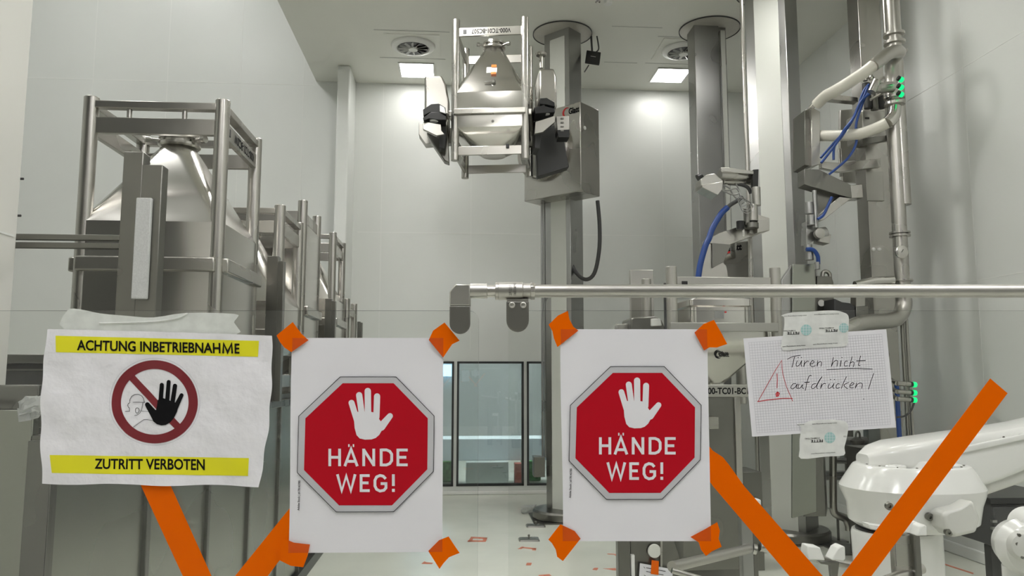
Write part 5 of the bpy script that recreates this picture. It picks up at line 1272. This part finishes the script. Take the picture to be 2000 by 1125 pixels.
nt = thing('checklist_sheet', 'small white checklist sheet taped to the stand at the bottom edge', 'note', PY(1280, 1130, 3.405))
P6 = lambda px, py: PY(px, py, 3.406)
g = G(); g.prism([P6(1250, 1100), P6(1314, 1112), P6(1312, 1165), P6(1246, 1160)], (0, .001, 0)); g.build('sheet', M['paper'], nt)
g = G()
P7 = lambda px, py: PY(px, py, 3.4045)
for x0, y0, x1, y1 in ((1257, 1107, 1260, 1110), (1262, 1109, 1300, 1116), (1262, 1116, 1296, 1123), (1258, 1123, 1262, 1126)):
    g.poly([P7(x0, y0-.6), P7(x1, y1-.6), P7(x1, y1+.6), P7(x0, y0+.6)])
g.build('print_lines', M['ink'], nt)
g = G(); g.prism([PY(*p, 3.403) for p in ((1273, 1094), (1287, 1096), (1286, 1123), (1271, 1121))], (0, .001, 0)); tag(g.build('orange_tape_piece', M['orange']), 'small orange tape piece holding the checklist sheet to the stand', 'tape')

# ---- floor details
def drain(px, py, label):
    c = PZ(px, py, 0); t = thing('floor_cover', label, 'floor cover', c)
    g = G(); g.loft([rr(.10, .075, .02, .001, cx=c.x, cy=c.y), rr(.096, .071, .02, .016, cx=c.x, cy=c.y)]); g.build('cover', M['steel'], t, angle=30)
    g = G(); g.cyl((c.x, c.y, .016), (c.x, c.y, .045), .008); g.lathe([(.012, .04), (.012, .05), (.005, .055)], (c.x, c.y, 0)); g.build('knob', M['steel_dark'], t)
drain(1046, 1028, 'far steel floor cover with a knob beside the lift column base')
drain(1033, 1055, 'near steel floor cover with a knob in front of the lift column')
c = PZ(1033, 1003, .0); g = G(); bmv = [g.v((c.x+random.uniform(-.1, .1), c.y+random.uniform(-.06, .06), random.uniform(.002, .1))) for _ in range(24)]
bmesh.ops.convex_hull(g.bm, input=bmv); tag(g.build('crumpled_film', M['film'], angle=5), 'crumpled transparent film lying beside the lift column base', 'film')
marks = {'square bracket floor mark of red tape left of the glass edge line': [[(920, 1048), (952, 1050), (951, 1053), (919, 1051)], [(914, 1055), (949, 1055.5), (948, 1058), (913, 1058)], [(920, 1048), (926, 1048.5), (921, 1058), (914, 1058)], [(944, 1049.5), (952, 1050), (949, 1057.5), (943, 1057)]],
         'red tape corner mark on the floor just before the near floor cover': [[(1011, 1072), (1019, 1067.5), (1024, 1068), (1019, 1072)], [(1020, 1068), (1047, 1070.5), (1046, 1073), (1019, 1070)], [(1040, 1071), (1048, 1070.5), (1046, 1075), (1039, 1074.5)]],
         'tiny red tape mark on the floor below the corner mark': [[(1029, 1099), (1039, 1099), (1037, 1104), (1027, 1104)]],
         'red tape mark on the floor at the bottom edge of the picture': [[(1052, 1123), (1073, 1121), (1077, 1124), (1052, 1127)]],
         'pointed red tape mark on the floor left of the station stand': [[(1186, 1081), (1207, 1082), (1207, 1085.5), (1201, 1085), (1200, 1083), (1187, 1082.5)]],
         'small red tape dash on the floor nearest the lower stand': [[(1160, 1109), (1169, 1109), (1166, 1113.5), (1157, 1112.5)]],
         'bent red tape mark on the floor beside the station stand post': [[(1178, 1110.5), (1202, 1109.5), (1207, 1114), (1197, 1113.5), (1190, 1112)]],
         'red tape mark on the floor right of the left stop-sign sheet corner': [[(823, 1101), (829, 1096), (833, 1098), (846, 1099), (844, 1101.5)]],
         'upper thin red tape line on the floor right of the robot': [[(1828, 1072), (1903, 1070), (1903, 1072), (1828, 1074)]],
         'lower slanting red tape line on the floor right of the robot': [[(1831, 1096), (1902, 1119), (1900, 1121), (1830, 1098)]]}
for lab, polys in marks.items():
    g = G()
    for P in polys: g.prism([PZ(x, y, .0015) for x, y in P], (0, 0, -.0014))
    tag(g.build('floor_tape_mark', M['orange_floor']), lab, 'tape mark')
